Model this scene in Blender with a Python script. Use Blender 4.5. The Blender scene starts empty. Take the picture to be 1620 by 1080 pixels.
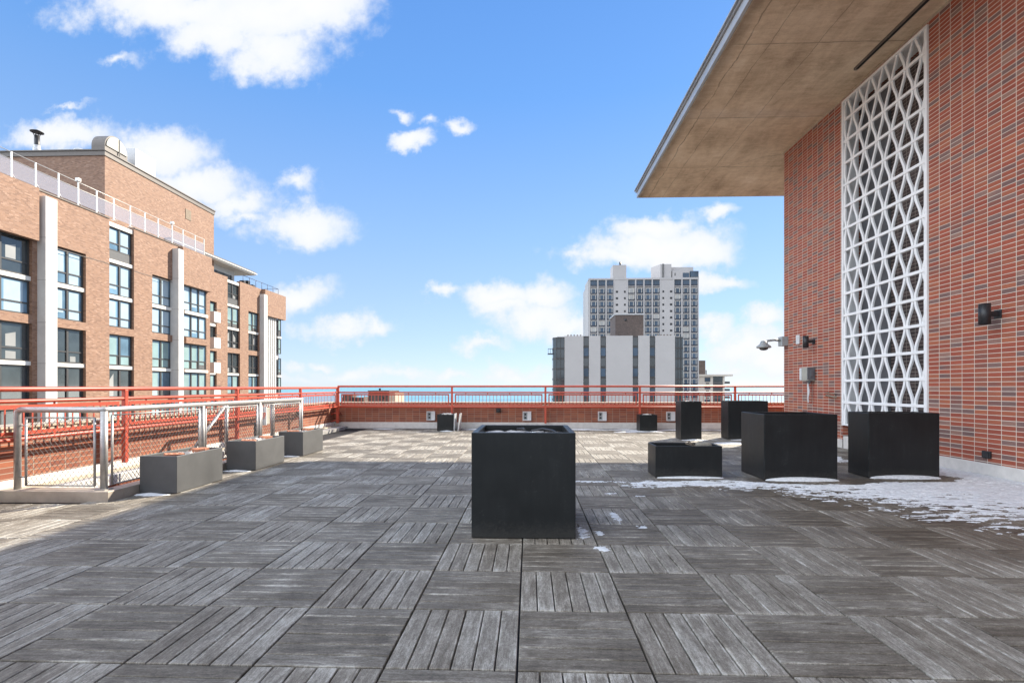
import bpy, bmesh, math, random
import numpy as np
from mathutils import Vector, Matrix, Euler
random.seed(7)
S = bpy.context.scene
COL = S.collection
R = math.radians

# ------------------------------------------------------------------ helpers
class MB:
    """collects faces, links them as ONE mesh object"""
    def __init__(self):
        self.v = []; self.f = []; self.m = []; self.s = []
    def face(self, pts, mi=0, smooth=False):
        b = len(self.v); self.v += [tuple(p) for p in pts]
        self.f.append(tuple(range(b, b+len(pts)))); self.m.append(mi); self.s.append(smooth)
    def box(self, x0, x1, y0, y1, z0, z1, mi=0, mat=None):
        if x0 > x1: x0, x1 = x1, x0
        if y0 > y1: y0, y1 = y1, y0
        if z0 > z1: z0, z1 = z1, z0
        b = len(self.v)
        P = [(x0,y0,z0),(x1,y0,z0),(x1,y1,z0),(x0,y1,z0),(x0,y0,z1),(x1,y0,z1),(x1,y1,z1),(x0,y1,z1)]
        if mat is not None: P = [tuple(mat @ Vector(p)) for p in P]
        self.v += P
        for q in ((0,3,2,1),(4,5,6,7),(0,1,5,4),(1,2,6,5),(2,3,7,6),(3,0,4,7)):
            self.f.append(tuple(b+i for i in q)); self.m.append(mi); self.s.append(False)
        return self
    def tube(self, pts, r, n=10, mi=0, caps=True, r2=None):
        pts = [Vector(p) for p in pts]
        rings = []
        k = len(pts)
        prev = None
        for i, p in enumerate(pts):
            if i == 0: d = pts[1]-pts[0]
            elif i == k-1: d = pts[-1]-pts[-2]
            else: d = (pts[i+1]-p).normalized() + (p-pts[i-1]).normalized()
            d.normalize()
            if prev is None:
                a = Vector((0,0,1)) if abs(d.z) < .9 else Vector((1,0,0))
                u = d.cross(a).normalized()
            else:
                u = (prev - d*prev.dot(d)).normalized()
            prev = u
            w = d.cross(u)
            rr = r if r2 is None else r+(r2-r)*i/(k-1)
            b = len(self.v)
            for j in range(n):
                t = 2*math.pi*j/n
                self.v.append(tuple(p + (u*math.cos(t)+w*math.sin(t))*rr))
            rings.append(b)
        for i in range(k-1):
            a, b = rings[i], rings[i+1]
            for j in range(n):
                j2 = (j+1) % n
                self.f.append((a+j, a+j2, b+j2, b+j)); self.m.append(mi); self.s.append(n > 5)
        if caps:
            self.f.append(tuple(rings[0]+j for j in reversed(range(n)))); self.m.append(mi); self.s.append(False)
            self.f.append(tuple(rings[-1]+j for j in range(n))); self.m.append(mi); self.s.append(False)
        return self
    def lathe(self, prof, c, axis='z', n=24, mi=0, a0=0, a1=2*math.pi):
        """prof = list of (r, h) along axis from c"""
        c = Vector(c); full = abs(a1-a0-2*math.pi) < 1e-6
        m = n if full else n+1
        rings = []
        for r, h in prof:
            b = len(self.v)
            for j in range(m):
                t = a0+(a1-a0)*j/n
                q = {'z':(r*math.cos(t), r*math.sin(t), h), 'x':(h, r*math.cos(t), r*math.sin(t)), 'y':(r*math.cos(t), h, r*math.sin(t))}[axis]
                self.v.append(tuple(c+Vector(q)))
            rings.append(b)
        for i in range(len(rings)-1):
            a, b = rings[i], rings[i+1]
            for j in range(m if full else m-1):
                j2 = (j+1) % m
                self.f.append((a+j, a+j2, b+j2, b+j)); self.m.append(mi); self.s.append(True)
        return self
    def prism(self, poly, h0, h1, axis='z', mi=0):
        """polygon in the plane normal to axis, extruded h0..h1"""
        def P(p, h):
            return {'z':(p[0],p[1],h), 'x':(h,p[0],p[1]), 'y':(p[0],h,p[1])}[axis]
        n = len(poly); b = len(self.v)
        self.v += [P(p,h0) for p in poly] + [P(p,h1) for p in poly]
        self.f.append(tuple(b+i for i in reversed(range(n)))); self.m.append(mi); self.s.append(False)
        self.f.append(tuple(b+n+i for i in range(n))); self.m.append(mi); self.s.append(False)
        for i in range(n):
            j = (i+1) % n
            self.f.append((b+i, b+j, b+n+j, b+n+i)); self.m.append(mi); self.s.append(False)
        return self
    def build(self, name, mats, parent=None, bevel=0, loc=(0,0,0), seg=2):
        if not isinstance(mats, (list, tuple)): mats = [mats]
        me = bpy.data.meshes.new(name)
        o0 = Vector(loc)
        me.from_pydata([tuple(Vector(p)-o0) for p in self.v] if o0.length else self.v, [], self.f)
        for m in mats: me.materials.append(m)
        me.polygons.foreach_set('material_index', self.m)
        me.polygons.foreach_set('use_smooth', self.s)
        me.update()
        bm = bmesh.new(); bm.from_mesh(me)
        if len(bm.verts) < 60000:
            bmesh.ops.recalc_face_normals(bm, faces=bm.faces)
        bm.to_mesh(me); bm.free()
        o = bpy.data.objects.new(name, me); COL.objects.link(o)
        o.location = loc
        if parent is not None:
            o.parent = parent
            o.location = Vector(loc) - base_of(parent)
        if bevel:
            b = o.modifiers.new('bevel', 'BEVEL'); b.width = bevel; b.segments = seg; b.limit_method = 'ANGLE'; b.harden_normals = False
        return o

def base_of(o):
    v = Vector(o.location)
    while o.parent is not None:
        o = o.parent; v = v + Vector(o.location)
    return v

def tag(o, label=None, cat=None, group=None, kind=None):
    if label: o['label'] = label
    if cat: o['category'] = cat
    if group: o['group'] = group
    if kind: o['kind'] = kind
    return o

def thing(name, label, cat, loc=(0,0,0), group=None):
    o = bpy.data.objects.new(name, None); COL.objects.link(o); o.location = loc
    o.empty_display_size = .2
    return tag(o, label, cat, group)

def copy_tree(o, parent=None):
    c = o.copy(); COL.objects.link(c); c.parent = parent
    for ch in list(o.children): copy_tree(ch, c)
    return c

# ------------------------------------------------------------------ materials
def new_mat(name):
    m = bpy.data.materials.new(name); m.use_nodes = True
    nt = m.node_tree
    return m, nt, nt.nodes['Principled BSDF']
def N(nt, t, **kw):
    n = nt.nodes.new(t)
    for k, v in kw.items(): setattr(n, k, v)
    return n
def L(nt, a, b): nt.links.new(a, b)
def val(nt, op, a, b=None, c=None, clamp=False):
    n = N(nt, 'ShaderNodeMath', operation=op, use_clamp=clamp)
    for i, x in enumerate((a, b, c)):
        if x is None: continue
        if isinstance(x, (int, float)): n.inputs[i].default_value = x
        else: L(nt, x, n.inputs[i])
    return n.outputs[0]
def mixc(nt, f, a, b, mode='MIX'):
    n = N(nt, 'ShaderNodeMix', data_type='RGBA', blend_type=mode)
    for sock, x in ((n.inputs[0], f), (n.inputs[6], a), (n.inputs[7], b)):
        if isinstance(x, (int, float)): sock.default_value = x
        elif isinstance(x, tuple): sock.default_value = (*x[:3], 1)
        else: L(nt, x, sock)
    return n.outputs[2]
def ramp(nt, f, stops):
    n = N(nt, 'ShaderNodeValToRGB')
    cr = n.color_ramp
    while len(cr.elements) < len(stops): cr.elements.new(.5)
    for e, (p, c) in zip(cr.elements, stops):
        e.position = p; e.color = (*c, 1) if len(c) == 3 else c
    L(nt, f, n.inputs[0]); return n.outputs[0]
def noise(nt, vec, scale, detail=4, rough=.55, dist=0, dim='3D'):
    n = N(nt, 'ShaderNodeTexNoise', noise_dimensions=dim)
    n.inputs['Scale'].default_value = scale; n.inputs['Detail'].default_value = detail
    n.inputs['Roughness'].default_value = rough; n.inputs['Distortion'].default_value = dist
    if vec is not None: L(nt, vec, n.inputs['Vector'])
    return n.outputs[0]
def posn(nt, scale=(1,1,1)):
    g = N(nt, 'ShaderNodeNewGeometry')
    m = N(nt, 'ShaderNodeMapping'); m.inputs['Scale'].default_value = scale
    L(nt, g.outputs['Position'], m.inputs['Vector'])
    return m.outputs[0]
def bump(nt, bsdf, h, strength=.3, dist=.01):
    b = N(nt, 'ShaderNodeBump'); b.inputs['Strength'].default_value = strength; b.inputs['Distance'].default_value = dist
    L(nt, h, b.inputs['Height']); L(nt, b.outputs[0], bsdf.inputs['Normal'])
def plain(name, c, rough=.6, metal=0, var=.15, nscale=6, bumps=0, spec=.5, stretch=(1,1,1)):
    m, nt, b = new_mat(name)
    b.inputs['Roughness'].default_value = rough; b.inputs['Metallic'].default_value = metal
    b.inputs['Specular IOR Level'].default_value = spec
    nz = noise(nt, posn(nt, stretch), nscale, 5, .6)
    c0 = tuple(x*(1-var) for x in c); c1 = tuple(min(1, x*(1+var)) for x in c)
    L(nt, ramp(nt, nz, [(.3, c0), (.7, c1)]), b.inputs['Base Color'])
    if bumps: bump(nt, b, nz, bumps)
    return m

def brick_mat(name, bw, bh, stops, mortar, mj=.008, offset=0.0, stain=.12, rough=.75, bumpy=.35):
    m, nt, b = new_mat(name)
    g = N(nt, 'ShaderNodeNewGeometry')
    sp = N(nt, 'ShaderNodeSeparateXYZ'); L(nt, g.outputs['Position'], sp.inputs[0])
    sn = N(nt, 'ShaderNodeSeparateXYZ'); L(nt, g.outputs['True Normal'], sn.inputs[0])
    ay = val(nt, 'GREATER_THAN', val(nt, 'ABSOLUTE', sn.outputs[1]), .6)
    az = val(nt, 'GREATER_THAN', val(nt, 'ABSOLUTE', sn.outputs[2]), .7)
    u = val(nt, 'ADD', val(nt, 'MULTIPLY', sp.outputs[0], val(nt, 'MAXIMUM', ay, az)), val(nt, 'MULTIPLY', sp.outputs[1], val(nt, 'SUBTRACT', 1, val(nt, 'MAXIMUM', ay, az))))
    v = val(nt, 'ADD', val(nt, 'MULTIPLY', sp.outputs[1], az), val(nt, 'MULTIPLY', sp.outputs[2], val(nt, 'SUBTRACT', 1, az)))
    vv = val(nt, 'DIVIDE', v, bh); row = val(nt, 'FLOOR', vv)
    uu = val(nt, 'DIVIDE', u, bw)
    if offset:
        uu = val(nt, 'ADD', uu, val(nt, 'MULTIPLY', val(nt, 'MODULO', row, 2), offset))
    colm = val(nt, 'FLOOR', uu)
    fu = val(nt, 'SUBTRACT', uu, colm); fv = val(nt, 'SUBTRACT', vv, row)
    du = val(nt, 'MULTIPLY', val(nt, 'MINIMUM', fu, val(nt, 'SUBTRACT', 1, fu)), bw)
    dv = val(nt, 'MULTIPLY', val(nt, 'MINIMUM', fv, val(nt, 'SUBTRACT', 1, fv)), bh)
    wob = noise(nt, g.outputs['Position'], 90, 2)
    d = val(nt, 'ADD', val(nt, 'MINIMUM', du, dv), val(nt, 'MULTIPLY', val(nt, 'SUBTRACT', wob, .5), .002))
    mr = N(nt, 'ShaderNodeMapRange', interpolation_type='SMOOTHSTEP')
    mr.inputs[1].default_value = mj*.5-.001; mr.inputs[2].default_value = mj*.5+.0012
    L(nt, d, mr.inputs[0])
    face = mr.outputs[0]
    cmb = N(nt, 'ShaderNodeCombineXYZ'); L(nt, colm, cmb.inputs[0]); L(nt, row, cmb.inputs[1])
    wn = N(nt, 'ShaderNodeTexWhiteNoise', noise_dimensions='3D'); L(nt, cmb.outputs[0], wn.inputs['Vector'])
    big = noise(nt, g.outputs['Position'], .9, 3)
    rv = val(nt, 'ADD', wn.outputs[0], val(nt, 'MULTIPLY', val(nt, 'SUBTRACT', big, .5), .45), clamp=True)
    col = ramp(nt, rv, stops)
    fine = noise(nt, g.outputs['Position'], 45, 4, .7)
    col = mixc(nt, stain*2, col, ramp(nt, fine, [(.25, (.45,.45,.45)), (.75, (1.4,1.35,1.3))]), 'MULTIPLY')
    blotch = noise(nt, g.outputs['Position'], 1.7, 5, .65)
    mc = mixc(nt, blotch, tuple(x*.78 for x in mortar), tuple(min(1, x*1.12) for x in mortar))
    L(nt, mixc(nt, face, mc, col), b.inputs['Base Color'])
    b.inputs['Roughness'].default_value = rough
    h = val(nt, 'ADD', val(nt, 'MULTIPLY', face, 1.0), val(nt, 'MULTIPLY', fine, .35))
    bump(nt, b, h, bumpy, .004)
    return m

# brick of the right hand building and of the terrace parapets (stacked joints)
RED = [(.0, (.34,.082,.044)), (.40, (.27,.062,.036)), (.62, (.36,.110,.054)), (.74, (.24,.078,.052)), (.82, (.155,.088,.078)), (.95, (.20,.115,.098)), (1.0, (.27,.145,.11))]
for_stops = RED
M_brick = brick_mat('stacked_red_brick', .2125, .0677, RED, (.66,.58,.48))
ORG = [(.0, (.31,.098,.046)), (.5, (.20,.056,.030)), (.8, (.29,.096,.046)), (1.0, (.22,.078,.046))]
M_pbrick = brick_mat('parapet_brick', .2125, .0677, ORG, (.33,.26,.20), mj=.009)
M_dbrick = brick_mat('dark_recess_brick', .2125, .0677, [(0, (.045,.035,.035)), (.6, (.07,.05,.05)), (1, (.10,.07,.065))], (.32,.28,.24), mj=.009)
TAN = [(.0, (.255,.135,.082)), (.35, (.31,.175,.112)), (.7, (.195,.10,.063)), (1.0, (.37,.225,.155))]
M_fbrick = brick_mat('tan_running_brick', .24, .085, TAN, (.27,.195,.145), mj=.012, offset=.5)
BRN = [(.0, (.065,.048,.042)), (.5, (.088,.065,.056)), (1.0, (.115,.085,.074))]
M_bbrick = brick_mat('brown_brick', .4, .2, BRN, (.11,.09,.08), mj=.02, offset=.5)

M_cream = plain('cream_base_paint', (.60,.57,.53), .55, var=.10, nscale=9, bumps=.1)
M_kerb = plain('kerb_metal', (.42,.37,.31), .45, var=.2, nscale=4, metal=.2)
M_flash = plain('white_membrane', (.74,.72,.69), .5, var=.08, nscale=5, bumps=.15)
M_tanm = plain('tan_membrane', (.50,.43,.33), .8, var=.18, nscale=7)
M_grym = plain('grey_membrane', (.33,.32,.31), .8, var=.18, nscale=7)
M_stone = plain('tan_stone_coping', (.46,.39,.30), .8, var=.2, nscale=12, bumps=.2)
M_red = plain('red_rail_paint', (.45,.072,.038), .42, var=.10, nscale=14)
M_steel = plain('galvanised_steel', (.40,.39,.38), .48, metal=.7, var=.14, nscale=20)
M_wire = plain('galvanised_wire', (.20,.185,.165), .5, metal=.6, var=.1)
M_dark = plain('dark_metal', (.022,.022,.024), .45, var=.2)
M_black = plain('black_gap', (.008,.008,.009), .8)
M_white = plain('white_screen_paint', (.80,.80,.79), .4, var=.05, nscale=4)
M_gpanel = plain('grey_door_panel', (.12,.125,.135), .5, var=.15, nscale=3)
M_fascia = plain('fascia_metal', (.42,.44,.46), .35, metal=.5, var=.1, nscale=3)
M_plas = plain('white_plastic', (.62,.63,.63), .4, var=.05)
M_greyp = plain('grey_plastic', (.30,.32,.32), .45, var=.08)
M_beige = plain('beige_metal', (.36,.35,.30), .5, var=.1)
M_soil = plain('dry_soil', (.075,.058,.045), .95, var=.5, nscale=30, bumps=1)
M_obrick = plain('loose_orange_brick', (.46,.20,.12), .9, var=.2, nscale=25, bumps=.4)
M_paper = plain('crumpled_sheet', (.42,.40,.385), .7, var=.15, nscale=16, bumps=.5)
M_burlap = plain('burlap_roll', (.22,.20,.165), .9, var=.3, nscale=40, bumps=.6)
M_twig = plain('dead_twig', (.25,.2,.15), .9)
M_conc = plain('pier_concrete', (.56,.55,.53), .7, var=.07, nscale=1.5)
M_slabw = plain('slab_edge_paint', (.72,.69,.63), .7, var=.05)
M_frame = plain('window_frame', (.055,.052,.050), .4, var=.1)
M_spand = plain('grey_spandrel', (.11,.108,.105), .4, var=.08)
M_roofm = plain('roof_metal', (.13,.108,.092), .5, var=.1)
M_galv = plain('bright_duct_metal', (.50,.51,.52), .4, metal=.2, var=.08)
M_wbld = plain('white_precast', (.445,.425,.41), .75, var=.04, nscale=.2)
M_tow = plain('tower_precast', (.42,.40,.39), .75, var=.05, nscale=.15)
M_crm = plain('cream_precast', (.62,.57,.50), .75, var=.05, nscale=.3)
M_ground = plain('city_ground', (.10,.10,.10), .9, var=.4, nscale=.02)
M_bldbody = plain('building_below', (.25,.2,.17), .9)
M_railw = plain('pale_rail_metal', (.62,.60,.57), .4, metal=.3, var=.05)

def glass(name, c, rough=.06, spec=.8, var=.3, nscale=.6):
    m, nt, b = new_mat(name)
    nz = noise(nt, posn(nt), nscale, 3, .6)
    L(nt, ramp(nt, nz, [(.35, tuple(x*(1-var) for x in c)), (.65, tuple(x*(1+var) for x in c))]), b.inputs['Base Color'])
    b.inputs['Roughness'].default_value = rough; b.inputs['Specular IOR Level'].default_value = spec
    b.inputs['IOR'].default_value = 1.6
    return m
M_gdark = glass('dark_window_glass', (.035,.045,.05))
M_gblue = glass('blue_window_glass', (.12,.21,.29), var=.4, nscale=.35)
M_blind = glass('blind_behind_glass', (.25,.36,.36), var=.10)
M_blind2 = glass('pale_blind_behind_glass', (.36,.46,.52), var=.08)
M_tglass = glass('tower_window_glass', (.05,.08,.12), .2, .3, var=.35, nscale=.12)
M_tglass2 = glass('tower_window_shade', (.30,.30,.29), .2, .5, var=.2, nscale=.2)
M_wglass = glass('stripe_window_glass', (.025,.032,.038), .08, .7, var=.5, nscale=.12)
M_spanblue = plain('dark_blue_spandrel', (.016,.019,.032), .4, var=.1, nscale=.3)

def railglass():
    m, nt, b = new_mat('frosted_guard_glass')
    b.inputs['Base Color'].default_value = (.38,.38,.44,1); b.inputs['Roughness'].default_value = .15
    tr = N(nt, 'ShaderNodeBsdfTransparent'); mx = N(nt, 'ShaderNodeMixShader'); mx.inputs[0].default_value = .38
    out = nt.nodes['Material Output']
    L(nt, tr.outputs[0], mx.inputs[1]); L(nt, b.outputs[0], mx.inputs[2]); L(nt, mx.outputs[0], out.inputs[0])
    return m
M_gglass = railglass()

def planter_mat():
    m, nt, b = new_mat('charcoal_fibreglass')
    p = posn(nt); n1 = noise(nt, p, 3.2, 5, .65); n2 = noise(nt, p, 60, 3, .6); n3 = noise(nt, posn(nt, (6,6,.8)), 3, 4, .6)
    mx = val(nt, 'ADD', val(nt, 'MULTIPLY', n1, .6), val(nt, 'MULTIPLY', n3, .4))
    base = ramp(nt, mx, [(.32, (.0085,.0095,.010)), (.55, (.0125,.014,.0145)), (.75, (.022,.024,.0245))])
    # dried splashes and scuffs, more of them near the foot
    sc = noise(nt, p, 21, 5, .75, 1.2); gs = N(nt, 'ShaderNodeSeparateXYZ'); L(nt, p, gs.inputs[0])
    scf = ramp(nt, val(nt, 'ADD', sc, val(nt, 'MULTIPLY', val(nt, 'SUBTRACT', n1, .5), .35)), [(.62, (0,)*3), (.74, (1,)*3)])
    low = N(nt, 'ShaderNodeMapRange', interpolation_type='SMOOTHSTEP'); low.inputs[1].default_value = .16; low.inputs[2].default_value = .0
    L(nt, val(nt, 'ADD', gs.outputs[2], val(nt, 'MULTIPLY', val(nt, 'SUBTRACT', sc, .5), .35)), low.inputs[0])
    base = mixc(nt, val(nt, 'MULTIPLY', scf, .35), base, (.07,.072,.07))
    base = mixc(nt, val(nt, 'MULTIPLY', low.outputs[0], .30), base, (.075,.07,.062))
    L(nt, base, b.inputs['Base Color'])
    L(nt, ramp(nt, n1, [(.3, (.36,)*3), (.7, (.50,)*3)]), b.inputs['Roughness'])
    b.inputs['Specular IOR Level'].default_value = .32
    bump(nt, b, n2, .12, .002)
    return m
M_plant = planter_mat()
M_plant2 = plain('sunlit_charcoal_fibreglass', (.078,.079,.08), .6, var=.2, nscale=2.5, spec=.5)  # paler copy of the planter charcoal, sunlit brightness put into its colour

def deck_mat():
    m, nt, b = new_mat('weathered_deck_planks')
    uv = N(nt, 'ShaderNodeUVMap', uv_map='grain'); rn = N(nt, 'ShaderNodeUVMap', uv_map='rnd')
    sr = N(nt, 'ShaderNodeSeparateXYZ'); L(nt, rn.outputs[0], sr.inputs[0])
    rnd, ori = sr.outputs[0], sr.outputs[1]
    def mp(sx, sy):
        q = N(nt, 'ShaderNodeMapping'); q.inputs['Scale'].default_value = (sx, sy, 1)
        L(nt, uv.outputs[0], q.inputs['Vector']); return q.outputs[0]
    g1 = noise(nt, mp(9, 150), 1, 6, .72, .3)
    g2 = noise(nt, mp(4.0, 30), 1, 5, .62, .8)
    spk = noise(nt, mp(90, 240), 1, 3, .7)
    spk2 = noise(nt, mp(30, 75), 1, 3, .6)
    w = posn(nt)
    big = noise(nt, w, .55, 4, .6)
    mid = noise(nt, w, 3.2, 5, .7)
    f = val(nt, 'ADD', val(nt, 'MULTIPLY', g1, .40), val(nt, 'MULTIPLY', g2, .60))
    f = val(nt, 'ADD', f, val(nt, 'MULTIPLY', val(nt, 'SUBTRACT', spk, .5), .62))
    f = val(nt, 'ADD', f, val(nt, 'MULTIPLY', val(nt, 'SUBTRACT', spk2, .5), .45))
    f = val(nt, 'ADD', f, val(nt, 'MULTIPLY', val(nt, 'SUBTRACT', rnd, .5), .11))
    f = val(nt, 'ADD', f, val(nt, 'MULTIPLY', val(nt, 'SUBTRACT', mid, .5), .50))
    f = val(nt, 'ADD', f, val(nt, 'MULTIPLY', val(nt, 'SUBTRACT', big, .5), .30))
    f = val(nt, 'ADD', f, val(nt, 'MULTIPLY', val(nt, 'SUBTRACT', ori, .5), .115))  # boards along Y paler: the directional sun sheen put into the colour
    ed = N(nt, 'ShaderNodeUVMap', uv_map='edge'); es = N(nt, 'ShaderNodeSeparateXYZ'); L(nt, ed.outputs[0], es.inputs[0])
    def rim(c, w):
        d = val(nt, 'MINIMUM', c, val(nt, 'SUBTRACT', 1, c))
        q = N(nt, 'ShaderNodeMapRange', interpolation_type='SMOOTHSTEP'); q.inputs[1].default_value = w; q.inputs[2].default_value = 0
        L(nt, d, q.inputs[0]); return q.outputs[0]
    patch = noise(nt, w, 2.6, 4, .65)
    pf = ramp(nt, patch, [(.46, (0,)*3), (.62, (1,)*3)])
    dep = val(nt, 'MULTIPLY', val(nt, 'MAXIMUM', rim(es.outputs[0], .22), val(nt, 'MULTIPLY', rim(es.outputs[1], .10), .8)), pf)
    f = val(nt, 'ADD', f, val(nt, 'MULTIPLY', dep, .20))
    # pale weathered deposit that gathers on the board ends and edges
    sg = N(nt, 'ShaderNodeSeparateXYZ'); L(nt, w, sg.inputs[0])
    # damp, darker and browner boards around the snow on the right hand side
    wet = N(nt, 'ShaderNodeMapRange', interpolation_type='SMOOTHSTEP'); wet.inputs[1].default_value = .6; wet.inputs[2].default_value = 3.0
    L(nt, val(nt, 'ADD', sg.outputs[0], val(nt, 'MULTIPLY', val(nt, 'SUBTRACT', mid, .5), 2.2)), wet.inputs[0])
    wy = N(nt, 'ShaderNodeMapRange', interpolation_type='SMOOTHSTEP'); wy.inputs[1].default_value = 3.2; wy.inputs[2].default_value = 4.6
    L(nt, sg.outputs[1], wy.inputs[0])
    wy2 = N(nt, 'ShaderNodeMapRange', interpolation_type='SMOOTHSTEP'); wy2.inputs[1].default_value = 10.5; wy2.inputs[2].default_value = 8.5
    L(nt, sg.outputs[1], wy2.inputs[0])
    wetf = val(nt, 'MULTIPLY', val(nt, 'MULTIPLY', wet.outputs[0], wy.outputs[0]), wy2.outputs[0])
    f = val(nt, 'SUBTRACT', f, val(nt, 'MULTIPLY', wetf, .12))
    col = ramp(nt, f, [(.22, (.058,.048,.036)), (.43, (.130,.112,.088)), (.56, (.198,.176,.145)), (.68, (.30,.278,.238)), (.88, (.49,.465,.415))])
    # boards differ slightly in hue
    col = mixc(nt, val(nt, 'MULTIPLY', val(nt, 'SUBTRACT', 1, rnd), .35), col, (1.05,1.0,.93), 'MULTIPLY')
    L(nt, mixc(nt, val(nt, 'MULTIPLY', wetf, .5), col, (.85,.80,.72), 'MULTIPLY'), b.inputs['Base Color'])
    b.inputs['Roughness'].default_value = .62
    L(nt, val(nt, 'SUBTRACT', .66, val(nt, 'MULTIPLY', wetf, .16)), b.inputs['Roughness'])
    b.inputs['Specular IOR Level'].default_value = .45
    # fine moulded ribs running along each board
    q = N(nt, 'ShaderNodeSeparateXYZ'); L(nt, uv.outputs[0], q.inputs[0])
    rib = val(nt, 'SINE', val(nt, 'MULTIPLY', q.outputs[1], 2*math.pi/.0062))
    h = val(nt, 'ADD', val(nt, 'MULTIPLY', rib, .5), val(nt, 'MULTIPLY', g1, 1.2))
    bump(nt, b, h, .55, .0016)
    return m
M_deck = deck_mat()

def concrete_soffit():
    m, nt, b = new_mat('board_marked_concrete')
    g = N(nt, 'ShaderNodeNewGeometry'); P = g.outputs['Position']
    n1 = noise(nt, posn(nt, (1,.35,1)), 2.2, 7, .68, .3)
    n2 = noise(nt, P, .55, 4, .6); n3 = noise(nt, P, 38, 3, .7)
    n5 = noise(nt, posn(nt, (.5,1.6,1)), 5.5, 6, .7, .8)
    f = val(nt, 'ADD', val(nt, 'MULTIPLY', n1, .48), val(nt, 'ADD', val(nt, 'MULTIPLY', n2, .26), val(nt, 'MULTIPLY', n5, .26)))
    f = val(nt, 'ADD', val(nt, 'MULTIPLY', val(nt, 'SUBTRACT', f, .5), 1.5), .5)
    f = val(nt, 'ADD', f, val(nt, 'MULTIPLY', val(nt, 'SUBTRACT', n3, .5), .16))
    col = ramp(nt, f, [(.28, (.36,.27,.18)), (.44, (.56,.44,.305)), (.56, (.69,.56,.40)), (.74, (.84,.73,.57))])
    # hairline cracks and dark shutter joints
    s = N(nt, 'ShaderNodeSeparateXYZ'); L(nt, P, s.inputs[0])
    wob = noise(nt, P, 1.4, 4, .6)
    def line(coord, at, w, amp=.04):
        d = val(nt, 'ABSOLUTE', val(nt, 'SUBTRACT', val(nt, 'ADD', coord, val(nt, 'MULTIPLY', val(nt, 'SUBTRACT', wob, .5), amp)), at))
        r_ = N(nt, 'ShaderNodeMapRange', interpolation_type='SMOOTHSTEP'); r_.inputs[1].default_value = 0; r_.inputs[2].default_value = w
        r_.inputs[3].default_value = 1; r_.inputs[4].default_value = 0
        L(nt, d, r_.inputs[0]); return r_.outputs[0]
    lines = None
    diag = val(nt, 'ADD', s.outputs[1], val(nt, 'MULTIPLY', s.outputs[0], .55))
    for coord, at, w, amp in ((s.outputs[1], 9.0, .018, .05), (s.outputs[1], 11.45, .018, .05), (s.outputs[1], 14.0, .018, .04), (s.outputs[1], 5.2, .02, .05),
                              (s.outputs[0], 4.25, .012, .1), (s.outputs[0], 5.1, .012, .12), (diag, 16.9, .016, .5), (s.outputs[0], 3.82, .02, .2)):
        l = line(coord, at, w, amp)
        lines = l if lines is None else val(nt, 'MAXIMUM', lines, l)
    gate = noise(nt, P, 2.3, 2)
    lines = val(nt, 'MULTIPLY', lines, val(nt, 'MULTIPLY', gate, 1.3, clamp=True))
    pit = noise(nt, posn(nt, (1,1,1)), 11, 2, .5)
    pits = ramp(nt, pit, [(.74, (0,)*3), (.77, (1,)*3)])
    dirt = line(s.outputs[0], 3.52, .30, .25)
    dk = val(nt, 'MAXIMUM', val(nt, 'MULTIPLY', lines, .8), val(nt, 'MULTIPLY', dirt, .45))
    col = mixc(nt, dk, col, (.075,.058,.045))
    # pale lime bloom along one joint
    bl = val(nt, 'MULTIPLY', line(s.outputs[1], 11.3, .30, .5), val(nt, 'MULTIPLY', n1, .9))
    col = mixc(nt, val(nt, 'MULTIPLY', bl, .55), col, (.55,.50,.44))
    L(nt, col, b.inputs['Base Color']); b.inputs['Roughness'].default_value = .9
    bump(nt, b, f, .4, .02)
    return m
M_soffit = concrete_soffit()

def snow_mat():
    m, nt, b = new_mat('old_snow')
    nz = noise(nt, posn(nt), 25, 4, .6)
    L(nt, ramp(nt, nz, [(.3, (.50,.52,.54)), (.7, (.72,.73,.74))]), b.inputs['Base Color'])
    b.inputs['Roughness'].default_value = .55
    bump(nt, b, nz, .4, .01)
    return m
M_snow = snow_mat()

def lake_mat():
    m, nt, b = new_mat('lake_water')
    p = posn(nt); nz = noise(nt, p, .004, 4, .6)
    L(nt, ramp(nt, nz, [(.35, (.075,.21,.27)), (.65, (.11,.27,.33))]), b.inputs['Base Color'])
    b.inputs['Roughness'].default_value = .35
    bump(nt, b, noise(nt, p, .25, 4, .7), .8, .5)
    return m
M_lake = lake_mat()

# ------------------------------------------------------------------ setting: ground, lake
tag(MB().box(-900, 1400, -600, 300, -36, -35).build('ground', M_ground), 'grey city ground far below the terrace', kind='structure')
lake = MB(); lake.face([(-45000, 300, -35.4), (45000, 300, -35.4), (45000, 45000, -35.4), (-45000, 45000, -35.4)])
tag(lake.build('lake', M_lake), 'flat blue lake reaching the horizon', kind='structure')

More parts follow.
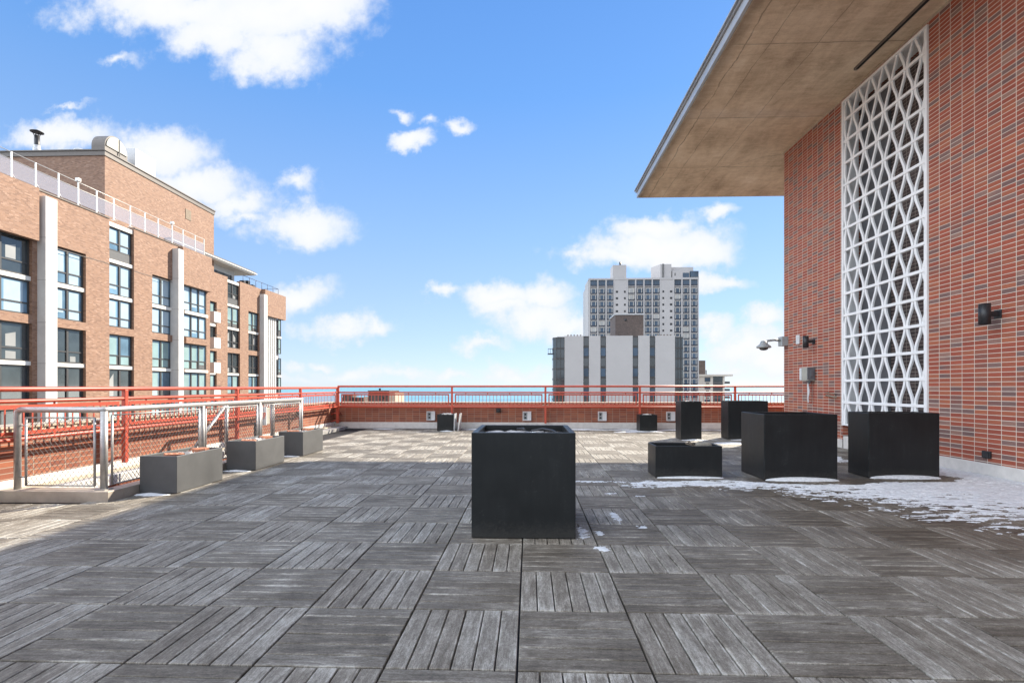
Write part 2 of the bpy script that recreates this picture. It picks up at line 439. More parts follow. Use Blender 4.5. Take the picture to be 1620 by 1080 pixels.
# ------------------------------------------------------------------ deck of parquet tiles, every board modelled
T = .61; X0 = -.055; Y0 = 2.259
def deck():
    V = []; F = []; UV = []; RN = []; ED = []
    top = 0.0; ch = .0035
    def board(x0, x1, y0, y1, along_y):
        g = .0036
        x0 += g; x1 -= g; y0 += g; y1 -= g
        if x1-x0 < .02 or y1-y0 < .02: return
        z = top + random.uniform(-.0012, .0008)
        r = random.random(); ou, ov = random.uniform(0, 40), random.uniform(0, 40)
        b = len(V)
        V.extend([(x0,y0,-.022),(x1,y0,-.022),(x1,y1,-.022),(x0,y1,-.022),
                  (x0,y0,z-ch),(x1,y0,z-ch),(x1,y1,z-ch),(x0,y1,z-ch),
                  (x0+ch,y0+ch,z),(x1-ch,y0+ch,z),(x1-ch,y1-ch,z),(x0+ch,y1-ch,z)])
        fs = [(8,9,10,11),(4,5,9,8),(5,6,10,9),(6,7,11,10),(7,4,8,11),(0,1,5,4),(1,2,6,5),(2,3,7,6),(3,0,4,7)]
        for q in fs:
            F.append(tuple(b+i for i in q))
            for i in q:
                px, py, _ = V[b+i]
                UV.extend((py+ou, px+ov) if along_y else (px+ou, py+ov))
                RN.extend((r, 1.0 if along_y else 0.0))
                ED.extend(((px-x0)/(x1-x0), (py-y0)/(y1-y0)) if along_y else ((py-y0)/(y1-y0), (px-x0)/(x1-x0)))
    for i in range(-10, 12):
        for j in range(-9, 22):
            xa, ya = X0+i*T, Y0+j*T
            xb, yb = xa+T, ya+T
            ay = (i+j) % 2 != 0
            cx, cy = (xa+xb)/2, (ya+yb)/2
            # the opening and its kerb on the left
            if cx < -4.70 and cy > 5.35:
                xa = max(xa, -4.68)
                if xb <= xa: continue
            elif cx < -4.70 and yb > 5.40: yb = 5.40
            xb = min(xb, 6.58); yb = min(yb, 15.12); xa = max(xa, -6.08)
            if xb-xa < .04 or yb-ya < .04: continue
            ox0, oy0 = X0+i*T+.0015, Y0+j*T+.0015
            w = (T-.003)/6
            for k in range(6):
                if ay: board(max(ox0+k*w, xa), min(ox0+(k+1)*w, xb), max(oy0, ya), min(oy0+T-.003, yb), True)
                else: board(max(ox0, xa), min(ox0+T-.003, xb), max(oy0+k*w, ya), min(oy0+(k+1)*w, yb), False)
    me = bpy.data.meshes.new('deck'); me.from_pydata(V, [], F)
    a = me.uv_layers.new(name='grain'); a.data.foreach_set('uv', UV)
    c = me.uv_layers.new(name='rnd'); c.data.foreach_set('uv', RN)
    d_ = me.uv_layers.new(name='edge'); d_.data.foreach_set('uv', ED)
    me.materials.append(M_deck); me.update()
    o = bpy.data.objects.new('terrace_deck', me); COL.objects.link(o)
    return tag(o, 'weathered grey parquet decking tiles covering the roof terrace', kind='structure')
deck()
roof = MB(); roof.box(-4.70, 20, -6, 15.4, -.3, -.024); roof.box(-6.1, -4.70, -6, 5.45, -.3, -.024)
roof.box(-6.1, -5.55, 5.45, 15.4, -.3, -.026); roof.box(-5.55, -4.70, 10.9, 15.4, -.3, -.028)
tag(roof.build('terrace_slab', M_black), 'roof slab under the decking', kind='structure')
edge = MB(); edge.box(-5.9, 6.6, 15.10, 15.398, -.024, .004)
tag(edge.build('gravel_edge', M_dark), 'dark drainage strip between the decking and the far parapet', kind='structure')

# ------------------------------------------------------------------ opening at the left with its kerb
pit = thing('light_well', 'sunken brick lined opening with a pale kerb at the left of the deck', 'light well', (-5.1, 8, 0))
k = MB(); k.box(-6.09, -4.70, 5.42, 5.64, -.02, .113); k.box(-4.88, -4.70, 5.64, 10.7, -.02, .113); k.box(-5.54, -4.88, 10.55, 10.7, -.02, .113)
k.build('kerb', M_kerb, pit, bevel=.006)
k = MB(); k.box(-5.62, -5.54, 5.64, 10.7, -.02, .11); k.build('coping', M_flash, pit, bevel=.004)
k = MB(); k.box(-5.60, -5.548, 5.64, 10.6, -1.6, -.02); k.box(-5.548, -4.89, 10.552, 10.6, -1.6, -.02); k.box(-4.88, -4.83, 5.64, 10.6, -1.6, -.02); k.box(-5.548, -4.88, 5.60, 5.64, -1.6, -.02)
k.build('brick_lining', M_pbrick, pit)
k = MB(); k.box(-5.6, -4.83, 5.6, 10.6, -1.7, -1.6); k.build('well_floor', M_grym, pit)
g = MB(); g.box(-5.90, -5.625, 5.645, 15.3, -.02, .07); tag(g.build('grey_walkway', M_grym), 'grey membrane strip beside the opening', kind='structure')
g = MB(); g.box(-6.0, -5.905, 5.645, 15.3, -.02, .10); tag(g.build('gravel_strip', M_tanm), 'tan gritty strip at the foot of the left parapet', kind='structure')

# ------------------------------------------------------------------ parapets
def parapet(name, label, front, back, a0, a1, along):
    """front = inner face coordinate"""
    p = thing(name, label, 'parapet wall', (front, (a0+a1)/2, 0) if along == 'y' else ((a0+a1)/2, front, 0))
    def bx(mb, f0, f1, b0, b1, z0, z1):
        if along == 'y': mb.box(f0, f1, b0, b1, z0, z1)
        else: mb.box(b0, b1, f0, f1, z0, z1)
    s = 1 if back > front else -1
    w = MB(); bx(w, front, back, a0, a1, -.4, .70); w.build('wall', M_pbrick, p)
    w = MB(); bx(w, front-s*.035, front-s*.002, a0, a1, -.3, .19); w.build('base_flashing', M_flash if along == 'y' else M_cream, p, bevel=.004)
    w = MB(); bx(w, front-s*.02, back+s*.03, a0, a1, .701, .735)
    bx(w, front+s*.02, back+s*.01, a0, a1, .735, .785); bx(w, front-s*.0, back+s*.03, a0, a1, .786, .815)
    q = a0+.1
    w.build('coping', M_stone, p, bevel=.004)
    w = MB(); q = a0+.06
    while q < a1-.05:
        bx(w, front+s*.012, front+s*.03, q, q+.028, .742, .778); q += .115
    w.build('weep_hole_row', M_black, p)
    return p
parapet('parapet_wall', 'sunlit orange brick parapet wall running along the left side', -6.1, -6.45, -6, 15.75, 'y')
parapet('parapet_wall', 'shaded dark red brick parapet wall across the far end', 15.4, 15.75, -6.09, 8.0, 'x')

# ------------------------------------------------------------------ red railings
def railing(name, label, posts, fixed, along, ztop, wall, endcap):
    root = thing(name, label, 'railing', (fixed, posts[0], 0) if along == 'y' else (posts[0], fixed, 0))
    P = (lambda a, z, d=0: (fixed+d, a, z)) if along == 'y' else (lambda a, z, d=0: (a, fixed+d, z))
    a0, a1 = posts[0], posts[-1]
    sgn = 1 if wall > fixed else -1
    MB().tube([P(a0-.01, ztop), P(a1+endcap, ztop)], .030, 12).build('top_rail', M_red, root)
    MB().tube([P(a0, 1.115), P(a1+endcap, 1.115)], .024, 12).build('middle_rail', M_red, root)
    MB().tube([P(a0, .675), P(a1+endcap, .675)], .026, 12).build('bottom_rail', M_red, root)
    for a in posts:
        m = MB(); 
        if along == 'y': m.box(fixed-.03, fixed+.03, a-.03, a+.03, .18, ztop-.01)
        else: m.box(a-.03, a+.03, fixed-.03, fixed+.03, .18, ztop-.01)
        po = m.build('post', M_red, root, bevel=.006)
        for z in (.25, .47):
            MB().tube([P(a, z, 0), P(a, z, sgn*.10), P(a, z-.03, abs(wall-fixed)*sgn)], .02, 8).build('wall_bracket', M_red, po)
    for a, b in zip(posts[:-1], posts[1:]):
        m = MB(); i0, i1 = a+.09, b-.09
        d0, d1 = sgn*.012-.006, sgn*.012+.006
        def bb(u0, u1, z0, z1, hw=.006):
            c = sgn*.012
            if along == 'y': m.box(fixed+c-hw, fixed+c+hw, u0, u1, z0, z1)
            else: m.box(u0, u1, fixed+c-hw, fixed+c+hw, z0, z1)
        bb(i0, i1, 1.028, 1.072); bb(i0, i1, .722, .766); bb(i0, i0+.035, .766, 1.028); bb(i1-.035, i1, .766, 1.028)
        n = int(round((i1-i0)/.106)); st = (i1-i0)/n
        for q in range(1, n):
            bb(i0+q*st-.0065, i0+q*st+.0065, .766, 1.028, .005)
        for q in range(4):
            u = i0+(i1-i0)*(q+.5)/4
            bb(u-.012, u+.012, 1.072, 1.10, .004); bb(u-.012, u+.012, .69, .722, .004)
        m.build('baluster_panel', M_red, root)
    return root
railing('red_railing', 'glossy red pipe railing in full sun along the left parapet', [-1.3, 1.5, 4.3, 7.1, 9.9, 12.7, 15.18], -5.90, 'y', 1.255, -6.1, 0)
railing('red_railing', 'red pipe railing crossing the far end of the terrace', [-5.88, -2.36, .49, 3.33, 6.16, 9.0], 15.2, 'x', 1.30, 15.4, 0)

# ------------------------------------------------------------------ chain-link fence round the opening
fence = thing('chain_link_fence', 'galvanised pipe fence with diamond wire mesh standing on the pale kerb', 'fence', (-4.83, 5.53, .113))
FX, FY, ZT = -4.84, 5.53, 1.02
m = MB(); m.tube([(-5.86, FY, .113), (-5.86, FY, ZT-.04), (-5.85, FY, ZT-.01), (-5.82, FY, ZT), (FX-.05, FY, ZT), (FX-.01, FY, ZT), (FX, FY+.01, ZT), (FX, FY+.05, ZT), (FX, 10.5, ZT)], .034, 14)
m.build('top_rail', M_steel, fence)
for a in (5.53, 7.24, 8.80, 10.45):
    po = MB().tube([(FX, a, .113), (FX, a, ZT-.015)], .036, 14).build('post', M_steel, fence)
    MB().box(FX-.06, FX+.06, a-.06, a+.06, .1135, .125).build('foot_plate', M_steel, po)
for (a, b) in ((-5.5, 10.5), (-5.5, 8.9)):
    MB().tube([(a, b, .05), (a, b, .96)], .03, 12).build('post', M_steel, fence)
MB().tube([(-5.5, 8.9, .95), (-5.5, 10.5, .95), (FX, 10.5, .98)], .026, 10).build('back_rail', M_steel, fence)
MB().tube([(-5.5, 8.85, .93), (-5.5, 8.05, .30)], .028, 10).build('brace', M_steel, fence)
def wire_panel(p0, p1, z0, z1, pitch=.062, r=.0026):
    """framed panel between two plan points"""
    p0 = Vector((*p0, 0)); p1 = Vector((*p1, 0)); d = (p1-p0); Lh = d.length; d.normalize()
    fr = MB()
    P = lambda u, z: tuple(p0+d*u+Vector((0,0,z)))
    for (a, b) in (((0,z0),(0,z1)), ((Lh,z0),(Lh,z1))): fr.tube([P(*a), P(*b)], .013, 6)
    for (a, b) in (((0,z0),(Lh,z0)), ((0,z1),(Lh,z1))): fr.tube([P(*a), P(*b)], .009, 6)
    pf = fr.build('panel_frame', M_steel, fence)
    w = MB(); H = z1-z0; sl = 1.25   # rise over run
    u = -H/sl
    while u < Lh:
        for s in (1, -1):
            # line from (u, 0) rising to (u+H/sl, H)
            ua, ub, za, zb = u, u+H/sl, 0., H
            if ua < 0: za = -ua*sl; ua = 0
            if ub > Lh: zb = H-(ub-Lh)*sl; ub = Lh
            if ub-ua < .01: continue
            if s == 1: w.tube([P(ua, z0+za), P(ub, z0+zb)], r, 3, caps=False)
            else: w.tube([P(ua, z1-za), P(ub, z1-zb)], r, 3, caps=False)
        u += pitch
    w.build('wire_mesh', M_wire, pf)
wire_panel((-5.76, FY), (FX-.11, FY), .155, .93)
for (u, z) in ((-5.80, .25), (-5.80, .84), (FX-.07, .25), (FX-.07, .84)): MB().tube([(u-.05, FY, z), (u+.05, FY, z)], .008, 6).build('clip', M_steel, fence)
for a, b in ((5.64, 7.17), (7.32, 8.73), (8.88, 10.38)):
    wire_panel((FX, a), (FX, b), .155, .955)
wire_panel((-5.45, 10.5), (FX-.05, 10.5), .155, .93)

# sign box on the fence
sb = thing('warning_sign', 'white box sign with orange red letters on the chain-link fence', 'sign', (-4.84, 8.95, .76))
MB().box(-4.97, -4.80, 8.98, 9.10, .60, .90).build('housing', M_beige, sb, bevel=.008)
MB().box(-4.965, -4.79, 8.955, 8.979, .585, .915).build('face_plate', M_plas, sb, bevel=.004)
M_orange = plain('orange_red_letters', (.70,.10,.03), .5)
def text_obj(s, name, size, loc, rot, mat, parent, ext=.002, sx=1):
    c = bpy.data.curves.new(name, 'FONT'); c.body = s; c.size = size; c.extrude = ext; c.align_x = 'CENTER'; c.align_y = 'CENTER'
    c.offset = .0012
    t = bpy.data.objects.new(name, c)
    me = bpy.data.meshes.new_from_object(t); me.materials.append(mat)
    o = bpy.data.objects.new(name, me); COL.objects.link(o)
    o.rotation_euler = rot; o.scale = (sx, 1, 1); o.parent = parent; o.location = Vector(loc)-base_of(parent)
    bpy.data.objects.remove(t); return o
text_obj('STOP', 'lettering', .17, (-4.877, 8.953, .75), (R(90),0,0), M_orange, sb, sx=.36)
lk = MB(); lk.tube([(-4.93, 8.88, .73), (-4.90, 8.90, .66)], .022, 8); lk.box(-4.96,-4.90, 8.84, 8.90, .35, .64)
lk.build('latch', M_dark, sb)

# ------------------------------------------------------------------ planters
def planter(x0, y0, w, d, h, label, rim=.028, fill='soil', group=None, z0=0.0, mat=None):
    p = thing('planter_box', label, 'planter', (x0+w/2, y0+d/2, z0), group)
    b = MB(); x1, y1 = x0+w, y0+d; a, c, e, f = x0+rim, x1-rim, y0+rim, y1-rim; zi = h-.30 if h > .6 else h-.2
    # one closed shell: outer walls, rim, inner walls, inner bottom
    Vs = [(x0,y0),(x1,y0),(x1,y1),(x0,y1)]; Is = [(a,e),(c,e),(c,f),(a,f)]
    t = .012  # foot recess
    b.v = [(*q, z0+.004) for q in Vs]+[(*q, z0+h) for q in Vs]+[(*q, z0+h) for q in Is]+[(*q, z0+zi) for q in Is]
    for i in range(4):
        j = (i+1) % 4
        b.f += [(i,j,4+j,4+i), (4+i,4+j,8+j,8+i), (8+i,8+j,12+j,12+i)]
    b.f += [(12,13,14,15), (3,2,1,0)]
    b.m = [0]*len(b.f); b.s = [False]*len(b.f)
    b.build('shell', mat or M_plant, p, bevel=.007, seg=3)
    s = MB(); nx = 14; ny = 14; zs = z0+h-(.07 if fill != 'deep' else .12)
    P = [[(a+(c-a)*i/nx, e+(f-e)*j/ny, zs+random.uniform(-.02,.02)) for j in range(ny+1)] for i in range(nx+1)]
    for i in range(nx):
        for j in range(ny): s.face([P[i][j],P[i+1][j],P[i+1][j+1],P[i][j+1]])
    s.build('soil', M_soil, p)
    return p
pl = 'low trough planters along the left fence'
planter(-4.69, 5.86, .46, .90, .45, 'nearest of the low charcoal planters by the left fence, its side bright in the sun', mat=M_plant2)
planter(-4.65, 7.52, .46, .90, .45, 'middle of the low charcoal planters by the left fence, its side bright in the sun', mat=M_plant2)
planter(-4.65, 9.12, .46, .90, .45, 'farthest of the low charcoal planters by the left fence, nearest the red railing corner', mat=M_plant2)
planter(-.49, 4.22, .88, .88, .895, 'large black cube planter standing alone in the middle of the deck', rim=.05)
planter(1.78, 7.12, .93, .46, .45, 'low dark rectangular planter with a rolled bag on it, left of the large cubes')
planter(3.22, 6.98, .99, .74, .905, 'large black cube planter right of the low rectangular one')
planter(4.77, 7.20, .97, .46, .915, 'large black planter in front of the white lattice')
planter(3.70, 12.34, .50, .46, .93, 'tall narrow navy planter standing on end in the sun')
planter(4.86, 12.40, .96, .46, .94, 'tall wide navy planter between the narrow one and the brick wall')
planter(-2.69, 14.50, .47, .60, .48, 'small dark planter with boards leaning on it at the far parapet')
planter(3.19, 14.55, .50, .46, .48, 'small dark planter in snow at the far parapet right of centre')

def loose_brick(x, y, z, rz, tilt, label, group='loose bricks lying in the planters'):
    o = MB(); lx, ly, lz = .20, .095, .057
    # perforated brick: outer body made of bars leaving three holes
    hole = .036; ys = (-hole/2, hole/2)
    o.box(-lx/2, lx/2, -ly/2, -hole/2, 0, lz); o.box(-lx/2, lx/2, hole/2, ly/2, 0, lz)
    xs = [-.10, -.072, -.036, -.018, .018, .036, .072, .10]
    for a, b in ((-.10,-.076), (-.040,-.018), (.018,.040), (.076,.10)): o.box(a, b, -hole/2, hole/2, .0005, lz-.0005)
    ob = o.build('loose_brick', M_obrick)
    ob.location = (x, y, z); ob.rotation_euler = (tilt, tilt*.5, rz)
    return tag(ob, label, 'brick', group)
loose_brick(-4.38, 6.02, .405, .9, .12, 'tilted perforated brick at the near end of the nearest left planter')
loose_brick(-4.42, 6.56, .405, 1.2, .05, 'flat perforated brick at the far end of the nearest left planter')
loose_brick(-4.36, 6.42, .400, .5, -.1, 'perforated brick lying beside another at the middle of the nearest left planter')
loose_brick(-4.38, 7.66, .40, .3, .1, 'perforated brick at the near end of the middle left planter')
loose_brick(-4.40, 8.20, .405, 1.3, .08, 'perforated brick at the far end of the middle left planter')
loose_brick(-4.44, 9.25, .405, .7, .1, 'perforated brick at the near end of the farthest left planter')
loose_brick(-4.36, 9.72, .41, 1.1, -.05, 'perforated brick at the far end of the farthest left planter')
def crumple(x, y, z, w, d, hgt, label, mat=M_paper, seed=0, name='crumpled_sheet', cat='plastic sheet'):
    rs = random.Random(seed); n = 12; o = MB()
    P = [[(x+w*(i/n-.5)+rs.uniform(-.01,.01), y+d*(j/n-.5)+rs.uniform(-.01,.01), z+hgt*rs.random()**1.5*math.sin(math.pi*min(1,max(0,i/n)))**.3) for j in range(n+1)] for i in range(n+1)]
    for i in range(n):
        for j in range(n): o.face([P[i][j],P[i+1][j],P[i+1][j+1],P[i][j+1]])
    return tag(o.build(name, mat), label, cat)
crumple(-4.40, 6.24, .40, .26, .22, .07, 'crumpled pale sheet between the bricks of the nearest left planter', seed=1)
crumple(-4.45, 7.95, .40, .30, .25, .08, 'crumpled grey sheet in the middle left planter', seed=2)
crumple(-4.42, 9.48, .40, .28, .2, .06, 'crumpled pale sheet in the farthest left planter', seed=3)
crumple(-2.46, 14.78, .43, .38, .40, .09, 'crumpled pale paper heaped on the small far left planter', seed=4)
crumple(3.44, 14.76, .43, .40, .32, .07, 'crumpled pale sheet on the small far right planter', seed=5)
crumple(-.13, 4.78, .835, .62, .34, .02, 'pale grey sheet lying inside the central cube planter', seed=6)
crumple(-.02, 4.42, .84, .62, .12, .045, 'lumpy old snow along the near edge inside the central cube planter', mat=M_snow, seed=7, name='snow_lump', cat='snow')
crumple(3.95, 12.57, .885, .4, .3, .06, 'crumpled scraps on top of the tall narrow planter', seed=8)
# bent black irrigation tube inside the central planter
t = MB(); t.tube([(-.12,4.98,.86),(-.06,4.9,.872),(-.04,4.78,.87)], .012, 8); t.tube([(.02,4.78,.862),(.13,4.84,.878),(.22,4.72,.87),(.26,4.52,.862)], .010, 8)
tag(t.build('irrigation_tube', M_dark), 'bent black tube lying inside the central cube planter', 'tube')
# rolled bag and twigs on the low right planter
rl = thing('rolled_bag', 'rolled grey sacking lying on the low planter left of the large cubes', 'bag', (2.5, 7.35, .43))
o = MB(); o.lathe([(0,-.11),(.035,-.11),(.047,-.09),(.042,-.03),(.049,.03),(.045,.09),(.03,.115),(0,.115)], (2.52,7.33,.435), 'x', 16); o.build('roll', M_burlap, rl)
o = MB(); 
for a, b in (((2.42,7.33,.42),(2.30,7.30,.50)), ((2.40,7.35,.42),(2.27,7.36,.46)), ((2.41,7.30,.43),(2.25,7.27,.41)), ((2.35,7.33,.45),(2.30,7.36,.49))):
    o.tube([a, b], .007, 5)
o.build('twig', M_twig, rl)
# leaning boards by the small far planter
for i, (xa, xb) in enumerate(((-2.205, -2.195), (-2.09, -2.14))):
    b = MB(); t_ = .02
    b.v = [(xa-.0,14.52,.0),(xa+t_,14.52,.0),(xa+t_,15.0,.0),(xa,15.0,.0),(xb+.05*i*2,14.52,.50),(xb+.05*i*2+t_,14.52,.50),(xb+.05*i*2+t_,15.0,.50),(xb+.05*i*2,15.0,.50)]
    b.f = [(0,3,2,1),(4,5,6,7),(0,1,5,4),(1,2,6,5),(2,3,7,6),(3,0,4,7)]; b.m = [0]*6; b.s = [False]*6
    tag(b.build('leaning_board', M_plas), ['pale board flat against the side of the small far planter', 'pale board tilted outward beside the small far planter'][i], 'board')

# ------------------------------------------------------------------ outlets on the far parapet
def outlet(x, label):
    o = thing('power_outlet', label, 'outlet', (x, 15.4, .39), 'white outlet boxes on the far parapet')
    fr = MB(); fr.box(x-.13, x-.108, 15.34, 15.399, .25, .53); fr.box(x+.108, x+.13, 15.34, 15.399, .25, .53)
    fr.box(x-.108, x+.108, 15.34, 15.399, .508, .53); fr.box(x-.108, x+.108, 15.34, 15.399, .25, .272); fr.box(x+.01, x+.108, 15.352, 15.399, .272, .508)
    fr.build('housing', M_plas, o, bevel=.003)
    MB().box(x-.105, x+.01, 15.375, 15.398, .275, .505).build('recess_plate', M_greyp, o)
    for z in (.34, .44):
        MB().lathe([(0,-.006),(.03,-.006),(.032,0)], (x-.05, 15.375, z), 'y', 12).build('socket', M_dark, o)
for x, l in ((-3.04, 'white outlet box on the far parapet beside the small planter'), (-.07, 'white outlet box on the far parapet behind the central cube'),
             (2.23, 'white outlet box on the far parapet left of the snowy planter'), (4.30, 'white outlet box on the far parapet behind the narrow tall planter')): outlet(x, l)
o = MB(); o.box(-1.02, -.88, 15.33, 15.399, .50, .63); o.box(-.99,-.91, 15.30, 15.33, .52, .60)
tag(o.build('floodlight', M_dark, bevel=.01), 'small black floodlight on the far parapet above the deck', 'floodlight')
# small floodlight with bracket on left parapet near the corner
o = MB(); o.box(-6.098, -6.0, 12.9, 13.02, .52, .64); o.tube([(-6.0, 12.96, .6), (-5.93, 12.9, .64)], .03, 10)
tag(o.build('floodlight', M_dark, bevel=.006), 'small dark floodlight under the sunny left railing near the corner', 'floodlight')

# ------------------------------------------------------------------ right hand brick building with the deep roof slab
B = thing('brick_building', 'red stacked brick building with deep concrete roof overhang and white lattice', 'building', (9, 4, 0))
WX = 6.6; WY = 13.2; ZS = 7.35; LY0, LY1 = 8.50, 10.77
w = MB(); w.box(WX, WX+.75, -6, LY0, .18, ZS); w.box(WX, WX+.75, LY1, WY, .18, ZS)
w.box(WX+.75, 20, WY-.5, WY, .18, ZS); w.box(WX, WX+.75, LY0, LY1, 7.28, ZS)
w.box(WX+.75, 20, -6, WY-.5, .18, ZS-.01)
w.build('wall', M_brick, B)
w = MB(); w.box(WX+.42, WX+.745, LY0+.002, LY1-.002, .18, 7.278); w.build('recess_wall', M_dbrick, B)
w = MB(); w.box(WX+.36, WX+.418, 9.95, LY1-.004, .35, 7.2)
w.build('recess_panel', M_gpanel, B, bevel=.004)
w = MB(); w.box(WX-.012, WX+.01, -6, LY0-.01, -.02, .181); w.box(WX-.012, WX+.01, LY1+.01, WY+.01, -.02, .181); w.box(WX+.011, 20, WY, WY+.02, -.02, .181)
w.box(WX+.004, WX+.40, LY1-.35, LY1-.003, -.02, .25); w.box(WX+.03, WX+.418, LY0+.003, LY1-.352, -.02, .20)
w.build('base_trim', M_cream, B, bevel=.008)
s = MB(); s.box(3.52, 20.5, -6.5, 16.2, ZS, ZS+.22); s.build('roof_slab', M_soffit, B, bevel=.01)
s = MB()
s.box(3.46, 3.518, -6.5, 16.26, ZS+.02, ZS+.19); s.box(3.42, 3.518, -6.5, 16.30, ZS+.20, ZS+.215); s.box(3.44, 3.519, -6.5, 16.28, ZS+.215, ZS+.25); s.box(3.39, 3.52, -6.5, 16.33, ZS+.25, ZS+.285)
s.box(3.52, 20.5, 16.202, 16.26, ZS+.02, ZS+.19); s.box(3.52, 20.5, 16.202, 16.30, ZS+.20, ZS+.285); s.box(3.52, 20.5, -6.5, 16.2, ZS+.22, ZS+.28)
s.build('fascia', M_fascia, B, bevel=.003)
d = MB(); d.box(6.18, 6.24, -6, 9.75, ZS-.045, ZS+.01); d.box(6.24, 6.27, -6, 9.75, ZS-.02, ZS+.01); d.build('soffit_channel', M_roofm, B)
d = MB(); d.box(6.19, 6.232, -6, 9.70, ZS-.049, ZS-.0455); d.build('channel_slot', M_black, B)
# thin tan strip where the slab meets the wall
d = MB(); d.box(WX-.012, WX+.002, -6, WY+.01, ZS-.03, ZS-.0005); d.build('wall_head_joint', M_stone, B)

lat = thing('lattice_screen', 'tall white lattice screen of curved ribs set in the brick wall', 'screen', (WX, 9.6, .5))
f = MB(); fz0, fz1 = .48, 7.275
f.box(WX-.03, WX+.30, LY1-.05, LY1-.004, fz0, fz1); f.box(WX-.03, WX+.30, LY0+.004, LY0+.05, fz0, fz1)
f.box(WX-.03, WX+.30, LY0+.051, LY1-.051, fz1-.05, fz1); f.box(WX-.03, WX+.12, LY0+.051, LY1-.051, fz0, fz0+.03)
f.build('frame', M_white, lat, bevel=.004)
ph = .4535; z_ref = .96
for kx in range(15):
    z = z_ref+ph*kx
    if z > fz1-.1: break
    MB().box(WX-.016, WX+.03, LY0+.052, LY1-.052, z-.026, z+.026).build('cross_bar', M_white, lat, bevel=.003)
ya, yb = LY0+.05, LY1-.05; npair = 6; pw = (yb-ya)/npair
for r_ in range(npair*2+1):
    yc = ya + r_*pw/2
    m = MB(); amp = .062
    pts = []; z = fz0+.03
    n = int((fz1-.05-z)/.03)
    for q in range(n+1):
        zz = z+(fz1-.05-z)*q/n
        sgn = 1 if r_ % 2 else -1
        c_ = math.cos(math.pi*(zz-z_ref)/ph)
        c_ = math.sin(c_*.75)/math.sin(.75)
        pts.append((yc+sgn*amp*c_, zz))
    hw = .024
    if r_ == 0: pts = [(max(y, ya+hw), z) for y, z in pts]
    if r_ == npair*2: pts = [(min(y, yb-hw), z) for y, z in pts]
    for (y0_, z0_), (y1_, z1_) in zip(pts[:-1], pts[1:]):
        b = len(m.v)
        for (yy, zz) in ((y0_, z0_), (y1_, z1_)):
            for dx, dy in ((.0,-hw),(.0,hw),(.032,hw),(.032,-hw)): m.v.append((WX-.005+dx, yy+dy, zz))
        for i in range(4):
            j = (i+1) % 4; m.f.append((b+i, b+j, b+4+j, b+4+i)); m.m.append(0); m.s.append(False)
    m.build('curved_rib', M_white, lat)

# wall fittings
def sconce(y, z, hgt, rad, label):
    s = thing('wall_light', label, 'wall light', (WX, y, z), 'dark cylinder lights on the brick wall')
    c = MB(); cx = WX-.19
    c.lathe([(rad-.006,-hgt/2+.03),(rad-.006,-hgt/2),(rad,-hgt/2),(rad,hgt/2),(0,hgt/2)], (cx, y, z), 'z', 28); c.lathe([(0,-hgt/2+.03),(rad-.006,-hgt/2+.03)], (cx,y,z), 'z', 28)
    c.build('cylinder', M_dark, s)
    c = MB(); c.box(cx+rad-.01, WX-.012, y-.03, y+.03, z-.03, z+.035); c.build('arm', M_dark, s, bevel=.006)
    c = MB(); c.box(WX-.014, WX-.001, y-.055, y+.055, z-.06, z+.06); c.build('back_plate', M_dark, s, bevel=.003)
sconce(7.27, 2.305, .29, .068, 'dark cylinder wall light on the brick between the lattice and the right edge')
sconce(11.83, 2.33, .27, .062, 'dark cylinder wall light by the far corner beside the camera dome')
cam = thing('security_camera', 'grey dome camera on an arm at the far corner of the brick wall', 'camera', (WX, 13.1, 2.45))
c = MB(); c.box(WX-.16, WX+.0-.001, 12.98, 13.19, 2.33, 2.57); c.build('mount_box', M_greyp, cam, bevel=.012)
c = MB(); c.tube([(WX-.15, 13.08, 2.47), (WX-.30, 13.08, 2.49), (WX-.46, 13.08, 2.47), (WX-.55, 13.08, 2.43)], .03, 12); c.build('arm', M_greyp, cam)
c = MB(); c.lathe([(.03,.14),(.07,.13),(.10,.05),(.17,.0),(.18,-.03),(.15,-.05),(0,-.05)], (WX-.57, 13.08, 2.33), 'z', 24); c.build('housing', M_greyp, cam)
c = MB(); c.lathe([(.11,0),(.10,-.03),(.06,-.055),(0,-.062)], (WX-.57, 13.08, 2.28), 'z', 24); c.build('dome', M_gdark, cam)
o = MB(); o.box(WX-.035, WX-.001, 12.42, 12.56, 2.33, 2.55)
tag(o.build('junction_box', M_plas, bevel=.006), 'small white box between the dome camera and the dark wall light', 'box')
ph_ = thing('phone_box', 'beige and grey wall box with a white cloth strip hanging from it', 'call box', (WX, 11.9, 1.6))
o = MB(); o.box(WX-.17, WX-.001, 11.78, 12.04, 1.42, 1.74); o.build('housing', M_beige, ph_, bevel=.02)
o = MB(); o.box(WX-.19, WX-.03, 12.04, 12.11, 1.44, 1.73); o.build('side_cover', M_plas, ph_, bevel=.012)
o = MB(); o.box(WX-.185, WX-.02, 11.765, 11.785, 1.45, 1.735); o.box(WX-.12,WX-.06, 11.745, 11.765, 1.52, 1.66); o.lathe([(.065,0),(.03,-.06),(.02,-.07)], (WX-.11, 11.83, 1.43), 'z', 12); o.build('dark_cover', M_gpanel, ph_, bevel=.004)
o = MB(); pts = []
for i in range(12):
    z = 1.39-.47*i/11; ww = .028+.022*math.sin(math.pi*min(1, i/9))**2
    pts.append((11.87+.012*math.sin(i*.9), z, ww))
for (y0_, z0_, w0), (y1_, z1_, w1) in zip(pts[:-1], pts[1:]):
    for dx in (0, .008): o.face([(WX-.11-dx,y0_-w0,z0_),(WX-.10-dx,y0_+w0,z0_),(WX-.10-dx,y1_+w1,z1_),(WX-.11-dx,y1_-w1,z1_)])
o.build('hanging_cloth', M_plas, ph_)
